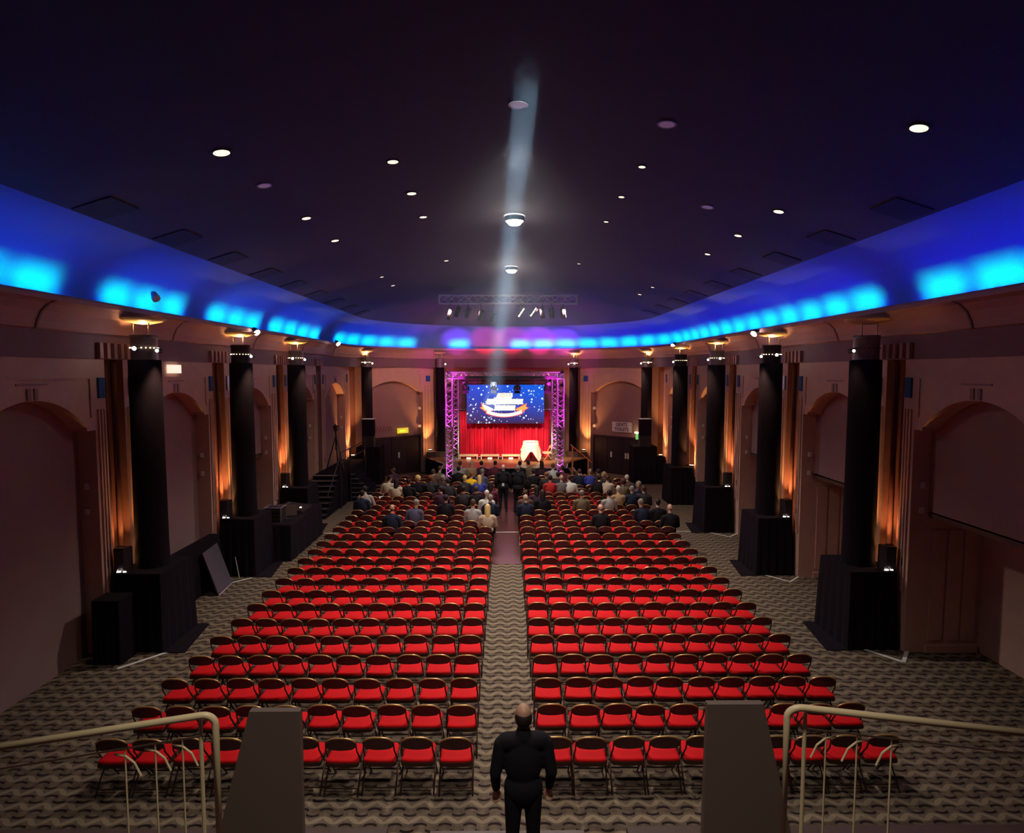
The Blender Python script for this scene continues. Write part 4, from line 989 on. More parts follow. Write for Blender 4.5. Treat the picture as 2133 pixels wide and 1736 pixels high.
tt = wall_board(lambda u, d, z: (-(8.0 + d), u, z), 14.75, 15.25, 5.60, 5.80, 'emergency_light', mat('lamp_soft', (1, 1, 1), .5, emit=(1, .8, .62), strength=1.0), 'small white lit emergency light high on the left wall', 'lamp', -.10, -.02)

# ------------------------------------------------------------------ left side: mixing desk, stairs, tripod, leaning board
draped_box('mixing_desk', 'long black-draped control desk along the left wall', 'desk', -7.95, -6.42, 18.3, 21.45, 1.08, .01)
draped_box('side_table', 'black-draped low table between the first two left plinths', 'table', -7.98, -7.7, 13.75, 16.75, 1.3, .02)
t = thing('flight_case', 'open equipment case with metal edges on the left control desk', 'case', (-7.1, 18.9, 1.09))
mb = MB(); mb.box(-.25, .25, -.22, .22, 0, .42); mb.build('body', M_blackp, t)
for sx in (-1, 1):
    for sy in (-1, 1):
        mb = MB(); mb.box(sx * .25 - .012, sx * .25 + .012, sy * .22 - .012, sy * .22 + .012, 0, .44); mb.build('edge_profile', M_alu, t)
for (a, b) in (((-.25, -.22, .43), (.25, -.22, .43)), ((.25, -.22, .43), (.25, .22, .43)), ((-.25, .22, .43), (.25, .22, .43)), ((-.25, -.22, .43), (-.25, .22, .43))):
    mb = MB(); mb.tube([a, b], .012, 4); mb.build('edge_profile', M_alu, t)
for q in range(3):
    mb = MB(); mb.box(-.2, .2, -.235, -.22, .05 + .12 * q, .13 + .12 * q); mb.build('rack_unit', M_blackm, t)
t = thing('mixing_console', 'dark sloping mixing console on the left control desk', 'console', (-7.0, 20.4, 1.09))
mb = MB(); mb.add([(-.4, -.5, 0), (.4, -.5, 0), (.4, .5, 0), (-.4, .5, 0), (-.4, -.5, .18), (.4, -.5, .06), (.4, .5, .06), (-.4, .5, .18)], [(3, 2, 1, 0), (4, 5, 6, 7), (0, 1, 5, 4), (1, 2, 6, 5), (2, 3, 7, 6), (3, 0, 4, 7)]); mb.build('body', M_blackp, t)
mb = MB()
for a in range(12):
    for b in range(4): mb.cbox((-.3 + .18 * b, -.44 + .08 * a, .175 - .15 * (.1 + .18 * b) / .8), (.02, .03, .02))
tag(mb.build('faders', M_tape, t), 'rows of tiny pale faders', kind='stuff')
t = thing('desk_lamp', 'small lit gooseneck lamp on the left control desk', 'lamp', (-6.6, 19.6, 1.09))
mb = MB(); mb.tube([(0, 0, 0), (0, 0, .25), (.04, -.05, .33), (.08, -.1, .30)], .01, 6); mb.build('neck', M_blackm, t)
mb = MB(); mb.cbox((.09, -.11, .28), (.05, .05, .02)); mb.build('lamp_head', M_lampy, t)
t = thing('monitor_screen', 'grey flat monitor seen edge-on at the end of the left desk', 'monitor', (-6.75, 19.15, 1.09), R(20))
mb = MB(); mb.box(-.22, .22, -.015, .015, .1, .42); mb.build('panel', M_grey, t)
mb = MB(); mb.box(-.1, .1, -.08, .08, 0, .015); mb.tube([(0, 0, .01), (0, 0, .12)], .015, 6); mb.build('foot', M_blackm, t)
draped_box('low_cabinet', 'black-draped low cabinet in front of the first plinth on the left', 'cabinet', -7.96, -7.42, 11.7, 12.19, 1.25, .01)
# leaning board
A = at_z(455, 1240, 0); B = at_z(483, 1213, 0)
t = thing('leaning_board', 'scuffed grey-black board leaning on the low table left', 'board', (A.x, A.y, 0.0))
b2 = B - A; up = Vector((-.30, -.05, .95)) * 1.15; ths = Vector((.04, .0, .01))
mb = MB(); o0 = Vector((0, 0, .0)); mb.add([o0, b2, b2 + up, o0 + up, o0 + ths, b2 + ths, b2 + up + ths, o0 + up + ths], [(0, 1, 2, 3), (4, 5, 6, 7), (0, 1, 5, 4), (1, 2, 6, 5), (2, 3, 7, 6), (3, 0, 4, 7)]); mb.build('panel', mat('board_grey', (.085, .065, .085), .5, noise=.3, scale=6), t)
mb = MB(); mb.tube([ths, b2 + ths], .015, 4); mb.build('edge_profile', M_alu, t)
mb = MB(); mb.tube([b2 + Vector((.10, .30, .02)), b2 + Vector((-.02, .35, .60))], .009, 5); o = mb.build('white_pole', M_tape); o.location = (A.x, A.y, 0); tag(o, 'thin white pole leaning beside the grey board', 'pole')
# black stage stairs
def stairs(label, x0, x1, y0, n, run, rise, m=M_blackp, nm='stair_unit'):
    t = thing(nm, label, 'stairs', (x0, y0, 0))
    for k in range(n):
        mb = MB(); mb.box(0, x1 - x0, run * k, run * (n) + .01, rise * k + .0, rise * (k + 1) - .03); mb.build('riser', M_black, t)
        mb = MB(); mb.box(0, x1 - x0, run * k - .02, run * (k + 1), rise * (k + 1) - .03, rise * (k + 1)); mb.build('tread', m, t)
        mb = MB(); mb.box(.02, x1 - x0 - .02, run * k - .03, run * k, rise * (k + 1) - .028, rise * (k + 1) + .006); tag(mb.build('nosing', M_alu, t), 'pale metal nosing')
    return t
stairs('black step unit with pale nosings behind the left control desk', -7.95, -6.95, 23.6, 8, .26, .175)
draped_box('platform', 'black-draped platform behind the left steps carrying the camera tripod', 'platform', -7.95, -6.9, 25.72, 30.2, 1.4, .0)
t = thing('stair_unit', 'second black step unit descending toward the aisle on the left', 'stairs', (-6.85, 27.0, 0))
for k in range(6):
    mb = MB(); mb.box(.0, 1.2 - .2 * k, 0, 1.5, .2 * k, .2 * (k + 1)); mb.build('tread', M_black, t)
    mb = MB(); mb.box(0, 1.2 - .2 * k, -.02, .0, .2 * (k + 1) - .03, .2 * (k + 1)); tag(mb.build('nosing', M_alu, t), 'pale metal nosing')
for q, (px, y, z0) in enumerate(((-6.93, 25.2, 0), (-6.55, 26.8, 0))):
    pass
t = thing('stair_railing', 'black railing with posts around the left stair platform', 'railing', (-6.85, 25.5, 0))
for (x, y, z0, z1) in ((0, 0, 0, 2.35), (.05, 1.4, 0, 2.35), (0, 4.5, 0, 2.4)):
    mb = MB(); mb.tube([(x, y, z0), (x, y, z1)], .035, 8); mb.build('post', M_blackm, t)
for z in (2.33, 1.9):
    mb = MB(); mb.tube([(0, 0, z), (.05, 1.4, z), (0, 4.5, z)], .022, 6); mb.build('rail', M_blackm, t)
mb = MB(); mb.tube([(0, 0, 2.2), (0, -1.9, .9)], .022, 6); mb.build('rail', M_blackm, t)
t = thing('camera_tripod', 'tall tripod with a video camera on the left platform', 'tripod', (-7.5, 27.3, 1.41))
for a in (100, 215, 330):
    mb = MB(); mb.tube([(0, 0, 1.45), (.48 * math.cos(R(a)) * (.9), .48 * math.sin(R(a)), .0)], .028, 6); mb.build('leg', M_blackm, t)
mb = MB(); mb.tube([(0, 0, .8), (0, 0, 1.62)], .04, 8); mb.build('centre_column', M_blackm, t)
mb = MB(); mb.cbox((0, 0, 1.68), (.14, .14, .10)); mb.build('head', M_blackm, t)
mb = MB(); mb.cbox((0, .02, 1.81), (.16, .34, .16)); mb.lathe([(.06, .2), (.07, .3), (0, .3)], (0, 0, 1.81), 10, 'y'); mb.cbox((0, -.05, 1.92), (.04, .16, .04)); mb.build('video_camera', M_blackm, t)

# ------------------------------------------------------------------ foreground: railings, barrier panels, stairs
def railing(s, label):
    t = thing('balcony_railing', label, 'railing', (s * 1.9, 4.1, 0), group='brass railings')
    top = at_y(450 if s < 0 else 1642, 1484 if s < 0 else 1474, 4.1); far = at_z(200 if s < 0 else 1933, 1522 if s < 0 else 1508, top.z - .03)
    d = (far - top); e = top + d * 1.9
    o = t.location; K = lambda p: Vector(p) - Vector((o[0], o[1], 0))
    c = top
    pts = [K(e), K(top + d * .12)]
    for q in range(1, 7):
        a = math.pi / 2 * q / 6; pts.append(K(top + d * (.12 - .12 * math.sin(a)) + Vector((0, 0, -.08 * (1 - math.cos(a))))))
    pts.append(K(top + Vector((0, 0, -1.3))))
    mb = MB(); mb.tube(pts, .0235, 12); mb.build('handrail', M_brass, t, smooth=True)
    p1 = top + d * .16
    mb = MB(); mb.tube([K(p1 + Vector((0, .05, -.03))), K(p1 + Vector((0, .05, -1.3)))], .014, 8); mb.build('post', M_brass, t)
    mb = MB(); mb.tube([K(p1 + Vector((0, .05, -.17))), K(e + Vector((0, .05, -.17)))], .006, 6); mb.build('lower_rail', M_brass, t)
    for q in (.32, .55, .8):
        p = top + d * q
        mb = MB(); mb.tube([K(p + Vector((-s * .10, .05, -.36))), K(p + Vector((-s * .06, .05, -.27))), K(p + Vector((.0, .05, -.22))), K(p + Vector((s * .07, .05, -.21)))], .007, 6); mb.build('scroll', M_brass, t)
        mb = MB(); mb.tube([K(p + Vector((0, .05, -.17))), K(p + Vector((0, .05, -1.3)))], .006, 6); mb.build('baluster', M_brass, t)
    mb = MB(); mb.tube([K(top + Vector((0, 0, -1.3))), K(e + Vector((0, 0, -1.3)))], .02, 6); mb.build('bottom_rail', M_brass, t)
    return top, e
tl, el = railing(-1, 'pale brass balcony railing at the lower left'); trr, er = railing(1, 'pale brass balcony railing at the lower right')
for s, sd, pts in ((-1, 'left', ((520, 1481), (625, 1481), (628, 1600), (449, 1600))), (1, 'right', ((1475, 1470), (1592, 1470), (1656, 1600), (1468, 1600)))):
    P = [at_y(px, py, 4.6) for px, py in pts]
    P[2].z = P[3].z = tl.z - 1.3
    mb = MB(); zf = P[2].z
    mb.add([(p.x, 4.6, p.z) for p in P] + [(p.x, 4.66, p.z) for p in P], [(0, 1, 2, 3), (4, 5, 6, 7), (0, 1, 5, 4), (1, 2, 6, 5), (2, 3, 7, 6), (3, 0, 4, 7)])
    tag(mb.build('barrier_panel', M_grey), 'flat grey-brown panel with one slanted side at the lower %s' % sd, 'panel', 'grey barrier panels')
# tier front that carries the railings and panels, and steps down to the aisle
zt = tl.z - 1.3
for s, sd in ((-1, 'left'), (1, 'right')):
    mb = MB(); mb.box(*sorted((s * .95, s * 8.0)), 3.2, 4.72, 0, zt); tag(struct(mb.build('tier_' + sd, M_dkwood)), 'seating tier front %s of the steps' % sd)
t = thing('stair_flight', 'carpeted steps from the balcony down to the centre aisle', 'stairs', (0, 3.2, 0))
for k in range(10):
    mb = MB(); mb.box(-.93, .93, .4 * k, .4 * (k + 1), 0, max(.06, zt - .2 * k - .14) ); mb.build('step', M_dkwood, t)

# ------------------------------------------------------------------ people
def prim_mesh(prims, voxel, name, smooth_it=3):
    bm = bmesh.new()
    for pr in prims:
        if pr[0] == 'e':
            _, c, r = pr; bmesh.ops.create_icosphere(bm, subdivisions=3, radius=1.0, matrix=Matrix.Translation(c) @ Matrix.Diagonal((*r, 1)))
        else:
            _, p, q, r1, r2 = pr; p = Vector(p); q = Vector(q); d = q - p
            for c, r in ((p, r1), (q, r2)): bmesh.ops.create_icosphere(bm, subdivisions=2, radius=r, matrix=Matrix.Translation(c))
            if d.length > 1e-4:
                Mx = Matrix.Translation((p + q) / 2) @ d.to_track_quat('Z', 'Y').to_matrix().to_4x4()
                bmesh.ops.create_cone(bm, cap_ends=True, segments=12, radius1=r1, radius2=r2, depth=d.length, matrix=Mx)
    me = bpy.data.meshes.new(name); bm.to_mesh(me); bm.free()
    o = bpy.data.objects.new('tmp', me); COL.objects.link(o)
    md = o.modifiers.new('r', 'REMESH'); md.mode = 'VOXEL'; md.voxel_size = voxel
    ms = o.modifiers.new('s', 'SMOOTH'); ms.iterations = smooth_it; ms.factor = .5
    out = bpy.data.meshes.new_from_object(o.evaluated_get(bpy.context.evaluated_depsgraph_get()))
    bpy.data.objects.remove(o); out.name = name
    out.materials.clear(); out.materials.append(None)
    out.polygons.foreach_set('use_smooth', [True] * len(out.polygons)); return out
def head_prims(hc, yaw=0):
    def h(x, y, z): return (hc[0] + x * math.cos(yaw) - y * math.sin(yaw), hc[1] + x * math.sin(yaw) + y * math.cos(yaw), hc[2] + z)
    P = [('e', h(0, -.01, .015), (.076, .092, .10)), ('e', h(0, .02, -.04), (.058, .068, .072)), ('c', h(0, .085, .01), h(0, .105, -.025), .009, .014),
         ('e', h(.078, -.005, -.01), (.011, .02, .032)), ('e', h(-.078, -.005, -.01), (.011, .02, .032)), ('e', h(0, .085, -.06), (.026, .010, .009)), ('e', h(0, .08, .032), (.055, .014, .010))]
    return P, h
def hand_prims(w, d, up, s):
    """palm at w pointing along d, five fingers"""
    w = Vector(w); d = Vector(d).normalized(); up = Vector(up).normalized(); sd = d.cross(up).normalized()
    P = [('c', w, w + d * .05, .026, .028), ('c', w + sd * .018 + d * .03, w - sd * .018 + d * .05, .018, .018)]
    for i, (o, l) in enumerate(((-.030, .062), (-.010, .075), (.010, .070), (.030, .055))):
        a = w + d * .065 + sd * o; b = a + d * l * .5 - up * .006; c = b + d * l * .4 - up * .025
        P += [('c', a, b, .0095, .009), ('c', b, c, .009, .008)]
    a = w + d * .02 + sd * s * -.03; P += [('c', a, a + d * .035 - sd * s * .022, .011, .010), ('c', a + d * .035 - sd * s * .022, a + d * .06 - sd * s * .018 - up * .01, .010, .009)]
    return P
def hair_prims(style, h):
    if style == 'short': return [('e', h(0, -.022, .03), (.084, .092, .094)), ('c', h(0, -.05, -.02), h(0, -.045, -.05), .06, .045)]
    if style == 'long': return [('e', h(0, -.022, .03), (.088, .095, .098)), ('c', h(0, -.045, 0), h(0, -.085, -.20), .082, .075), ('c', h(.05, -.03, -.02), h(.06, -.05, -.16), .04, .03), ('c', h(-.05, -.03, -.02), h(-.06, -.05, -.16), .04, .03)]
    if style == 'ring': return [('c', h(.055, -.03, .0), h(-.055, -.03, 0), .032, .032), ('c', h(0, -.062, -.01), h(0, -.055, -.045), .045, .035), ('e', h(.066, -.005, .015), (.014, .04, .03)), ('e', h(-.066, -.005, .015), (.014, .04, .03))]
    if style == 'crown': return [('e', h(0, -.024, -.014), (.085, .093, .088)), ('c', h(0, -.05, -.03), h(0, -.05, -.07), .055, .045)]
    if style == 'bun': return [('e', h(0, -.022, .03), (.084, .092, .094)), ('e', h(0, -.11, .05), (.045, .045, .045)), ('c', h(0, -.09, .03), h(0, -.09, -.1), .03, .02)]
    if style == 'curly': return [('e', h(0, -.03, .03), (.105, .11, .105)), ('e', h(.06, -.04, -.03), (.05, .06, .06)), ('e', h(-.06, -.04, -.03), (.05, .06, .06)), ('e', h(0, -.07, -.04), (.07, .05, .06))]
def seated(lean=(0, 0), yaw=0, key='a'):
    def T(p):
        k = max(0, p[2] - .58); return (p[0] + lean[0] * k, p[1] + lean[1] * k, p[2] - .06 * k * (lean[0] ** 2 + lean[1] ** 2))
    hc = T((0, -.03, 1.225)); hp, h = head_prims(hc, yaw)
    body = list(hp) + [('c', T((0, -.07, 1.0)), (hc[0], hc[1] - .02, hc[2] - .06), .058, .052), ('c', T((-.13, -.08, .96)), T((.13, -.08, .96)), .06, .06), ('e', T((0, -.08, .80)), (.14, .095, .22)), ('e', (0, -.07, .57), (.14, .12, .09))]
    jac = [('c', T((-.155, -.08, .965)), T((.155, -.08, .965)), .082, .082), ('e', T((0, -.085, .82)), (.185, .125, .24)), ('e', (0, -.07, .60), (.18, .145, .12)), ('c', T((0, -.075, 1.0)), T((0, -.06, 1.05)), .085, .07)]
    tro = [('e', (0, -.05, .54), (.175, .15, .085))]; sho = []
    for s in (-1, 1):
        sh, el, wr = T((s * .20, -.08, .95)), T((s * .25, -.02, .70)), T((s * .13, .22, .60))
        body += [('c', sh, el, .045, .038), ('c', el, wr, .036, .026)] + hand_prims(wr, (-s * .25, .9, -.1), (0, 0, 1), s)
        jac += [('c', sh, el, .068, .056), ('c', el, (wr[0] - (wr[0] - el[0]) * .08, wr[1] - (wr[1] - el[1]) * .08, wr[2]), .054, .040)]
        hp_, kn, an, toe = (s * .10, -.02, .545), (s * .13, .40, .535), (s * .14, .38, .09), (s * .15, .52, .05)
        body += [('c', hp_, kn, .075, .052), ('c', kn, an, .05, .034), ('c', an, toe, .034, .028)]
        tro += [('c', hp_, kn, .095, .068), ('c', kn, (an[0], an[1], .12), .066, .052)]
        sho += [('c', (an[0], an[1] - .03, .055), toe, .046, .038)]
    m = {'body': prim_mesh(body, .0095, 'body_' + key), 'jacket': prim_mesh(jac, .014, 'jacket_' + key, 4), 'trousers': prim_mesh(tro, .016, 'trousers_' + key), 'shoes': prim_mesh(sho, .014, 'shoes_' + key)}
    m['h'] = h; return m
def standing(key='s', yaw=0, wide=1.0):
    hc = (0, 0, 1.64); hp, h = head_prims(hc, yaw)
    body = list(hp) + [('c', (0, -.02, 1.42), (0, -.01, 1.58), .06, .055), ('c', (-.14, -.01, 1.40), (.14, -.01, 1.40), .065, .065), ('e', (0, 0, 1.2), (.15, .10, .25)), ('e', (0, 0, .95), (.15, .11, .12))]
    jac = [('c', (-.165 * wide, -.01, 1.395), (.165 * wide, -.01, 1.395), .085, .085), ('e', (0, -.005, 1.2), (.19 * wide, .13, .27)), ('e', (0, 0, .93), (.19 * wide, .14, .17)), ('c', (0, -.02, 1.44), (0, -.015, 1.50), .08, .068)]
    tro = [('e', (0, 0, .92), (.165, .125, .12))]; sho = []
    for s in (-1, 1):
        sh, el, wr = (s * .215 * wide, -.01, 1.37), (s * .27 * wide, -.03, 1.09), (s * .26 * wide, .07, .86)
        body += [('c', sh, el, .048, .04), ('c', el, wr, .038, .028)] + hand_prims(wr, (0, .15, -1), (0, 1, .1), s)
        jac += [('c', sh, el, .07, .058), ('c', el, (wr[0], wr[1] - .01, wr[2] + .03), .056, .044)]
        hp_, kn, an, toe = (s * .09, 0, .88), (s * .10, .03, .50), (s * .11, -.01, .09), (s * .13, .13, .045)
        body += [('c', hp_, kn, .08, .056), ('c', kn, an, .053, .036), ('c', an, toe, .036, .03)]
        tro += [('c', hp_, kn, .098, .073), ('c', kn, (an[0], an[1], .11), .072, .055)]
        sho += [('c', (an[0], an[1] - .04, .05), toe, .048, .04)]
    m = {'body': prim_mesh(body, .0095, 'body_' + key), 'jacket': prim_mesh(jac, .014, 'jacket_' + key, 4), 'trousers': prim_mesh(tro, .016, 'trousers_' + key), 'shoes': prim_mesh(sho, .014, 'shoes_' + key)}
    m['h'] = h; return m
POSES = {'u': seated((0, .02), 0, 'u'), 'r': seated((.16, .10), -.6, 'r'), 'l': seated((-.16, .10), .6, 'l'), 'f': seated((.02, .35), 0, 'f'), 's': standing('s', 0), 'w': standing('w', -.5, 1.08)}
HAIRS = {}
def hair_mesh(pose, style):
    k = (pose, style)
    if k not in HAIRS: HAIRS[k] = prim_mesh(hair_prims(style, POSES[pose]['h']), .012, 'hair')
    return HAIRS[k]
CLOTH = {'navy': (.018, .022, .045), 'black': (.014, .011, .015), 'charcoal': (.035, .03, .035), 'cream': (.62, .50, .36), 'white': (.66, .62, .56), 'lightgrey': (.38, .35, .33), 'grey': (.17, .145, .14), 'tan': (.42, .27, .14), 'olive': (.17, .125, .075), 'brown': (.11, .06, .045),
         'maroon': (.14, .03, .05), 'yellow': (.85, .48, .02), 'blue': (.05, .07, .35), 'beige': (.48, .36, .26), 'slate': (.10, .095, .15), 'red': (.45, .03, .03), 'plum': (.06, .025, .045)}
HAIRC = {'dark': (.022, .012, .012), 'brown': (.085, .04, .025), 'auburn': (.20, .07, .03), 'blond': (.72, .48, .18), 'grey': (.25, .21, .18), 'white': (.62, .57, .48), 'ginger': (.32, .13, .05), 'sandy': (.38, .24, .12)}
def cm(n): return mat('cloth_' + n, CLOTH[n], .9, noise=.15, scale=10, spec=.2)
def hm(n): return mat('hair_' + n, HAIRC[n], .6, noise=.2, scale=30, spec=.3)
M_skin = mat('skin', (.52, .27, .17), .5, noise=.05); M_skin2 = mat('skin_fair', (.62, .38, .28), .5, noise=.05)
def setm(o, m):
    o.material_slots[0].link = 'OBJECT'; o.material_slots[0].material = m; return o
def person(loc, rz, pose, style, hc, top, label, trous='charcoal', skin=None, group='seated audience', scale=1.09):
    P = POSES[pose]
    b = setm(link('person', P['body'], None, loc), skin or M_skin); b.rotation_euler = (0, 0, rz); b.scale = (scale,) * 3
    tag(b, label, 'person', group)
    setm(link('jacket', P['jacket'], b), cm(top)); setm(link('trousers', P['trousers'], b), cm(trous)); setm(link('shoes', P['shoes'], b), mat('shoe_black', (.012, .01, .01), .5))
    if style: setm(link('hair', hair_mesh(pose, style), b), hm(hc))
    for s in (-1, 1):
        e = link('eye', EYE_ME, b, P['h'](s * .030, .083, .012))
    return b
mbx = MB(); mbx.lathe([(.0, .004), (.008, .002), (.011, -.004)], (0, 0, 0), 8, 'y'); EYE_ME = mbx.mesh('eye', mat('eye_dark', (.03, .02, .02), .3))
AUD = [  # head x, head y, pose, hair style, hair colour, top, label
 (754, 1038, 'u', 'short', 'dark', 'navy', 'person in a dark navy coat at the left end of the audience'),
 (775, 1022, 'l', 'short', 'dark', 'lightgrey', 'person in a light grey jumper holding a paper, left edge of the audience'),
 (800, 1004, 'r', 'short', 'dark', 'cream', 'person in a cream shirt turned right, next to a dark-haired woman in cream'),
 (817, 1011, 'u', 'long', 'dark', 'cream', 'dark-haired person in a cream top with a ponytail, far left'),
 (844, 1009, 'u', 'short', 'dark', 'black', 'person in black beside the blond-haired person on the left side'),
 (874, 1000, 'u', 'curly', 'blond', 'black', 'curly blond person in a black coat, left half'),
 (902, 1002, 'u', 'curly', 'auburn', 'charcoal', 'person with bushy auburn hair, left half'),
 (924, 1005, 'u', 'curly', 'grey', 'charcoal', 'person with curly grey-brown hair, behind the tan-coated one'),
 (917, 979, 'r', 'short', 'brown', 'olive', 'person in an olive-tan coat left of the truss leg'),
 (903, 988, 'u', 'short', 'brown', 'brown', 'brown-haired person left of the olive-tan coat'),
 (815, 1069, 'u', 'ring', 'brown', 'navy', 'lone balding person in a navy jacket with an empty row around'),
 (867, 1053, 'r', 'short', 'grey', 'slate', 'lone grey-haired person in a slate jacket, left half'),
 (939, 1006, 'l', 'short', 'dark', 'charcoal', 'person in charcoal leaning left, behind the front left group'),
 (959, 970, 'u', 'short', 'brown', 'lightgrey', 'person in a grey-beige jumper in the first row, just right of the truss'),
 (955, 983, 'u', 'short', 'dark', 'black', 'person in black behind the grey-beige jumper near the truss'),
 (982, 972, 'u', 'ring', 'white', 'tan', 'white-haired person in a tan shirt in the first row'),
 (1003, 970, 'u', 'short', 'dark', 'plum', 'dark-haired person in plum in the first row'),
 (1000, 987, 'r', 'short', 'grey', 'slate', 'person in slate blue behind the one in plum'),
 (1027, 972, 'r', 'short', 'dark', 'maroon', 'person in a maroon top with white collar, first row left of the aisle'),
 (977, 995, 'r', 'short', 'auburn', 'yellow', 'auburn-haired person in a bright yellow top'),
 (967, 1004, 'u', 'short', 'blond', 'charcoal', 'short-haired blond person just behind the yellow top'),
 (998, 1004, 'u', 'long', 'blond', 'blue', 'person with long blond hair and blue sleeve'),
 (966, 1023, 'u', 'short', 'dark', 'charcoal', 'person in charcoal two rows behind the yellow top'),
 (991, 1029, 'u', 'short', 'brown', 'black', 'person in black two rows behind the long blond hair'),
 (934, 1041, 'u', 'short', 'dark', 'black', 'person hunched in black in the middle of the left block'),
 (925, 1021, 'l', 'short', 'dark', 'plum', 'person in plum leaning left in the middle of the left block'),
 (1022, 1016, 'u', 'long', 'dark', 'maroon', 'person in maroon beside the aisle on its left'),
 (1014, 1034, 'u', 'short', 'white', 'white', 'person in a white jacket beside the aisle on its left'),
 (1021, 1043, 'u', 'short', 'grey', 'navy', 'large grey-haired person in navy on the left aisle seat'),
 (986, 1052, 'u', 'short', 'brown', 'lightgrey', 'person in a pale grey jumper next to the bright blond one'),
 (1015, 1068, 'u', 'long', 'blond', 'beige', 'bright blond person in a beige jumper, rearmost on the left'),
 (1083, 972, 'u', 'short', 'dark', 'black', 'dark-haired person in the first row right of the aisle'),
 (1105, 972, 'l', 'short', 'dark', 'olive', 'dark-haired person in an olive furry coat in front of the table'),
 (1129, 973, 'u', 'long', 'dark', 'plum', 'long-haired person in plum in front of the stage chair'),
 (1151, 975, 'u', 'short', 'auburn', 'white', 'person in a white-grey shirt by the right truss leg'),
 (1172, 974, 'l', 'short', 'dark', 'maroon', 'person in maroon just right of the right truss leg'),
 (1092, 992, 'l', 'long', 'dark', 'black', 'person with white collar turned left, third row right of the aisle'),
 (1112, 991, 'u', 'short', 'dark', 'black', 'person in a black puffer jacket, right of the aisle'),
 (1137, 992, 'u', 'bun', 'ginger', 'charcoal', 'ginger-haired person with a bun, right of the aisle'),
 (1147, 1000, 'u', 'short', 'dark', 'red', 'person in a red hooded top, right of the aisle'),
 (1161, 992, 'u', 'short', 'dark', 'charcoal', 'dark-haired person in a charcoal jacket behind the right truss leg'),
 (1170, 1003, 'u', 'ring', 'sandy', 'grey', 'balding person in a grey coat beside the cream fleece'),
 (1191, 1003, 'l', 'short', 'brown', 'white', 'person in a thick cream-white fleece turned left'),
 (1206, 987, 'u', 'short', 'brown', 'navy', 'brown-haired person in navy under the orange handrail'),
 (1227, 986, 'u', 'short', 'sandy', 'blue', 'sandy-haired person in a bright blue coat'),
 (1241, 989, 'u', 'short', 'dark', 'plum', 'dark-haired person just right of the bright blue coat'),
 (1250, 986, 'u', 'curly', 'sandy', 'charcoal', 'person with light curly hair right of the blue coat'),
 (1243, 1001, 'r', 'short', 'dark', 'black', 'person in black turned right with a hand at the face'),
 (1267, 1004, 'u', 'short', 'brown', 'cream', 'person with a white fur collar in the right block'),
 (1297, 1008, 'u', 'curly', 'brown', 'olive', 'person in an olive jacket with full brown hair, right block'),
 (1286, 1023, 'u', 'short', 'white', 'tan', 'white-haired person in tan in the right block'),
 (1316, 1025, 'u', 'short', 'grey', 'navy', 'grey-haired person in navy beside the one holding a book'),
 (1271, 1038, 'u', 'short', 'dark', 'lightgrey', 'dark-haired person in a light grey jumper in the right block'),
 (1213, 1036, 'u', 'short', 'grey', 'olive', 'broad grey-haired person in an olive-brown jacket'),
 (1247, 1071, 'u', 'ring', 'grey', 'black', 'balding person in a black leather jacket, rearmost in the right middle'),
 (1313, 1003, 'l', 'short', 'white', 'brown', 'person with a white cap and brown jacket, outer right'),
 (1345, 1029, 'u', 'short', 'brown', 'charcoal', 'brown-haired person in charcoal behind the book reader'),
 (1337, 1050, 'l', 'short', 'grey', 'navy', 'grey-haired person in a wide navy jacket, outer right'),
 (1367, 1052, 'u', 'short', 'dark', 'black', 'dark-haired person in black at the outer right, next to navy'),
 (1403, 1069, 'u', 'ring', 'grey', 'black', 'bald person in a black coat at the outer right end'),
 (1095, 1046, 'u', 'ring', 'grey', 'navy', 'person with a bald spot in a long navy coat on the right aisle seat'),
 (1093, 1030, 'u', 'short', 'brown', 'brown', 'person with a brown hood in front of the bald spot'),
 (1118, 1027, 'u', 'long', 'dark', 'plum', 'long dark-haired person second from the aisle, right side'),
 (1131, 1037, 'u', 'long', 'dark', 'black', 'long dark-haired person in black third from the aisle, right side')]
taken = set()
for (px, py, pose, st, hc, top, lb) in AUD:
    A = at_z(px, py, 1.23); side = -1 if A.x < 0 else 1
    k0 = max(0, min(25, round((A.y - 8.77 - .26) / .803)))
    best = None
    for k in (k0, k0 - 1, k0 + 1):
        for j in range(10):
            if (side, k, j) in taken or (side, k, j) not in CHAIR_POS: continue
            cx, cy = CHAIR_POS[(side, k, j)]
            dd = abs(cx - A.x) + abs(k - k0) * .35
            if best is None or dd < best[0]: best = (dd, (side, k, j), cx, cy)
    if best is None: continue
    taken.add(best[1])
    off = max(-.12, min(.12, A.x - best[2]))
    person((best[2] + off, best[3] + .02, .006), R(random.uniform(-5, 5)), pose, st, hc, top, lb, skin=M_skin2 if random.random() < .6 else None)
# one member of the audience faces back and reads
A = at_z(1332, 1013, 1.25); b = person((A.x, A.y, .006), R(165), 'f', 'curly', 'grey', 'slate', 'grey-haired person facing back with an open book, outer right', group='people by the right edge')
mb = MB(); mb.add([(-.13, -.08, 0), (0, -.08, -.02), (0, .08, -.02), (-.13, .08, 0), (.13, -.08, 0), (.13, .08, 0), (-.13, -.08, .012), (0, -.08, -.008), (0, .08, -.008), (-.13, .08, .012), (.13, -.08, .012), (.13, .08, .012)],
   [(0, 1, 2, 3), (1, 4, 5, 2), (6, 7, 8, 9), (7, 10, 11, 8), (0, 6, 7, 1), (1, 7, 10, 4), (3, 9, 8, 2), (2, 8, 11, 5), (0, 6, 9, 3), (4, 10, 11, 5)])
o = mb.build('book', M_tape); o.location = (A.x + .02, A.y - .40, .74); tag(o, 'open pale book in the hands of the person facing back', 'book')
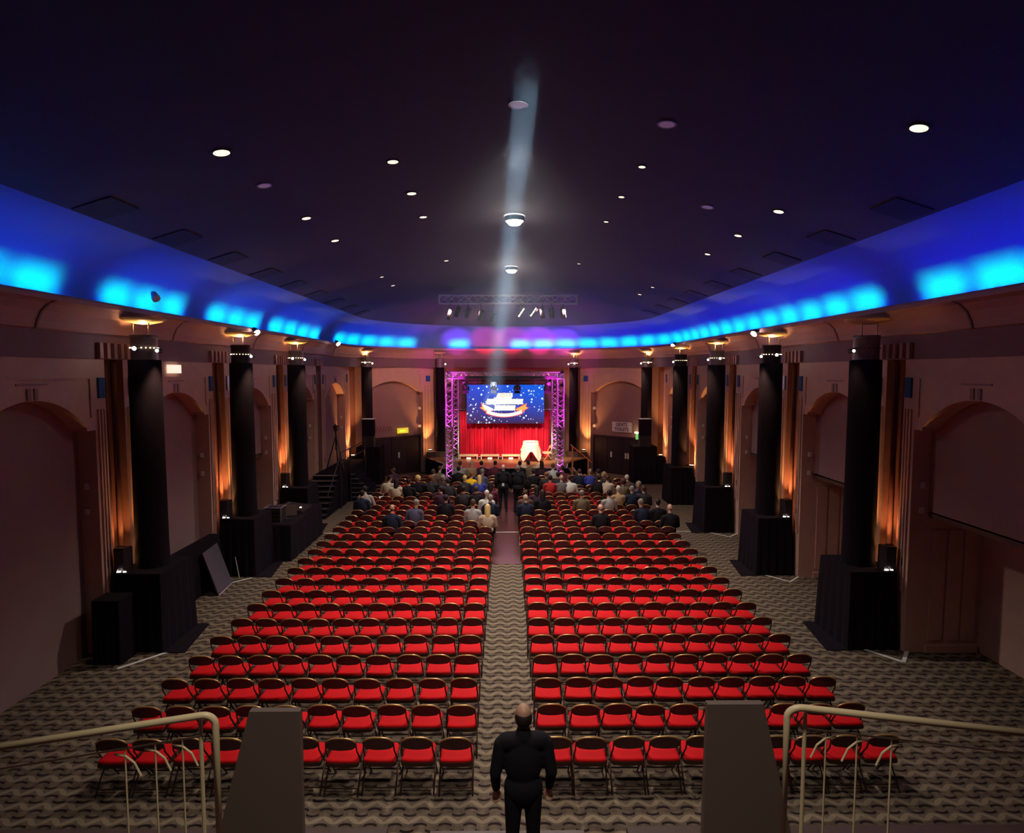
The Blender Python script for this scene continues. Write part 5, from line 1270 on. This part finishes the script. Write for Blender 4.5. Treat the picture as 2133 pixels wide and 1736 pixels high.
mb = MB(); mb.box(-.1, .1, -.07, .07, 0, .004); o = mb.build('paper', M_tape); o.location = at_z(795, 1036, .70); o.rotation_euler = (R(25), 0, .5); tag(o, 'white paper held by the person in light grey at the left edge', 'paper')
A = at_z(1048, 982, 1.64); person((A.x, A.y, .006), 0, 's', None, 'white', 'black', 'bald person in a black suit with a badge on the back, standing in the aisle', 'black', M_skin2, 'people standing in the aisle')
mb = MB(); mb.box(-.045, .045, -.006, .006, -.06, .06); o = mb.build('badge', M_tape); o.location = (A.x, A.y - .15, 1.12); tag(o, 'white badge on the back of the bald person in the aisle', 'badge')
A2 = at_z(1079, 983, 1.66); person((A2.x, A2.y, .006), -.4, 'w', 'short', 'grey', 'black', 'grey-haired person in black turned right, standing in the aisle', 'black', None, 'people standing in the aisle')
A3 = at_z(816, 984, 1.5); person((A3.x, A3.y + .35, .006), R(60), 's', 'short', 'brown', 'plum', 'person in dusky plum stepping along the far left row', 'charcoal', None, 'people on their feet', .93)
fm = person((.155, 5.75, .715), R(3), 's', 'crown', 'dark', 'black', 'balding person coming down the steps at the bottom of the aisle', 'black', None, 'person on the steps', 1.0)

# ------------------------------------------------------------------ haze
def haze_mat(name, dens, col=(.75, .88, 1)):
    m = bpy.data.materials.new(name); m.use_nodes = True; nt = m.node_tree; nt.nodes.remove(nt.nodes['Principled BSDF'])
    v = nt.nodes.new('ShaderNodeVolumeScatter'); v.inputs['Density'].default_value = dens; v.inputs['Color'].default_value = (*col, 1); v.inputs['Anisotropy'].default_value = .0
    nt.links.new(v.outputs[0], nt.nodes['Material Output'].inputs['Volume']); return m
S0 = Vector((.25, 7.0, 9.0)); T0 = Vector((-.80, 34.0, 3.95))
light('SPOT', S0, 500000, (.60, .84, 1), .16, T0, 2.1, .5, 'follow_spot')
light('SPOT', S0 + Vector((0, .2, -.05)), 700, (.62, .80, 1), .1, T0, 34, 1.0, 'follow_spot_spill')
mb = MB(); mb.box(-3.6, 3.6, 6.2, 33.0, 6.2, 8.85)
tag(mb.build('haze', haze_mat('room_haze', .0035, (.8, .85, 1))), 'thin grey-blue haze under the ceiling along the middle of the hall', 'haze', kind='stuff')
mb = MB(); mb.tube([S0 + (T0 - S0) * .004, S0 + (T0 - S0) * .93], .19, 16, r2=.62)
tag(mb.build('light_beam', haze_mat('beam_haze', .0045)), 'pale blue light beam through the haze, slanting down to the stage', 'haze', kind='stuff')
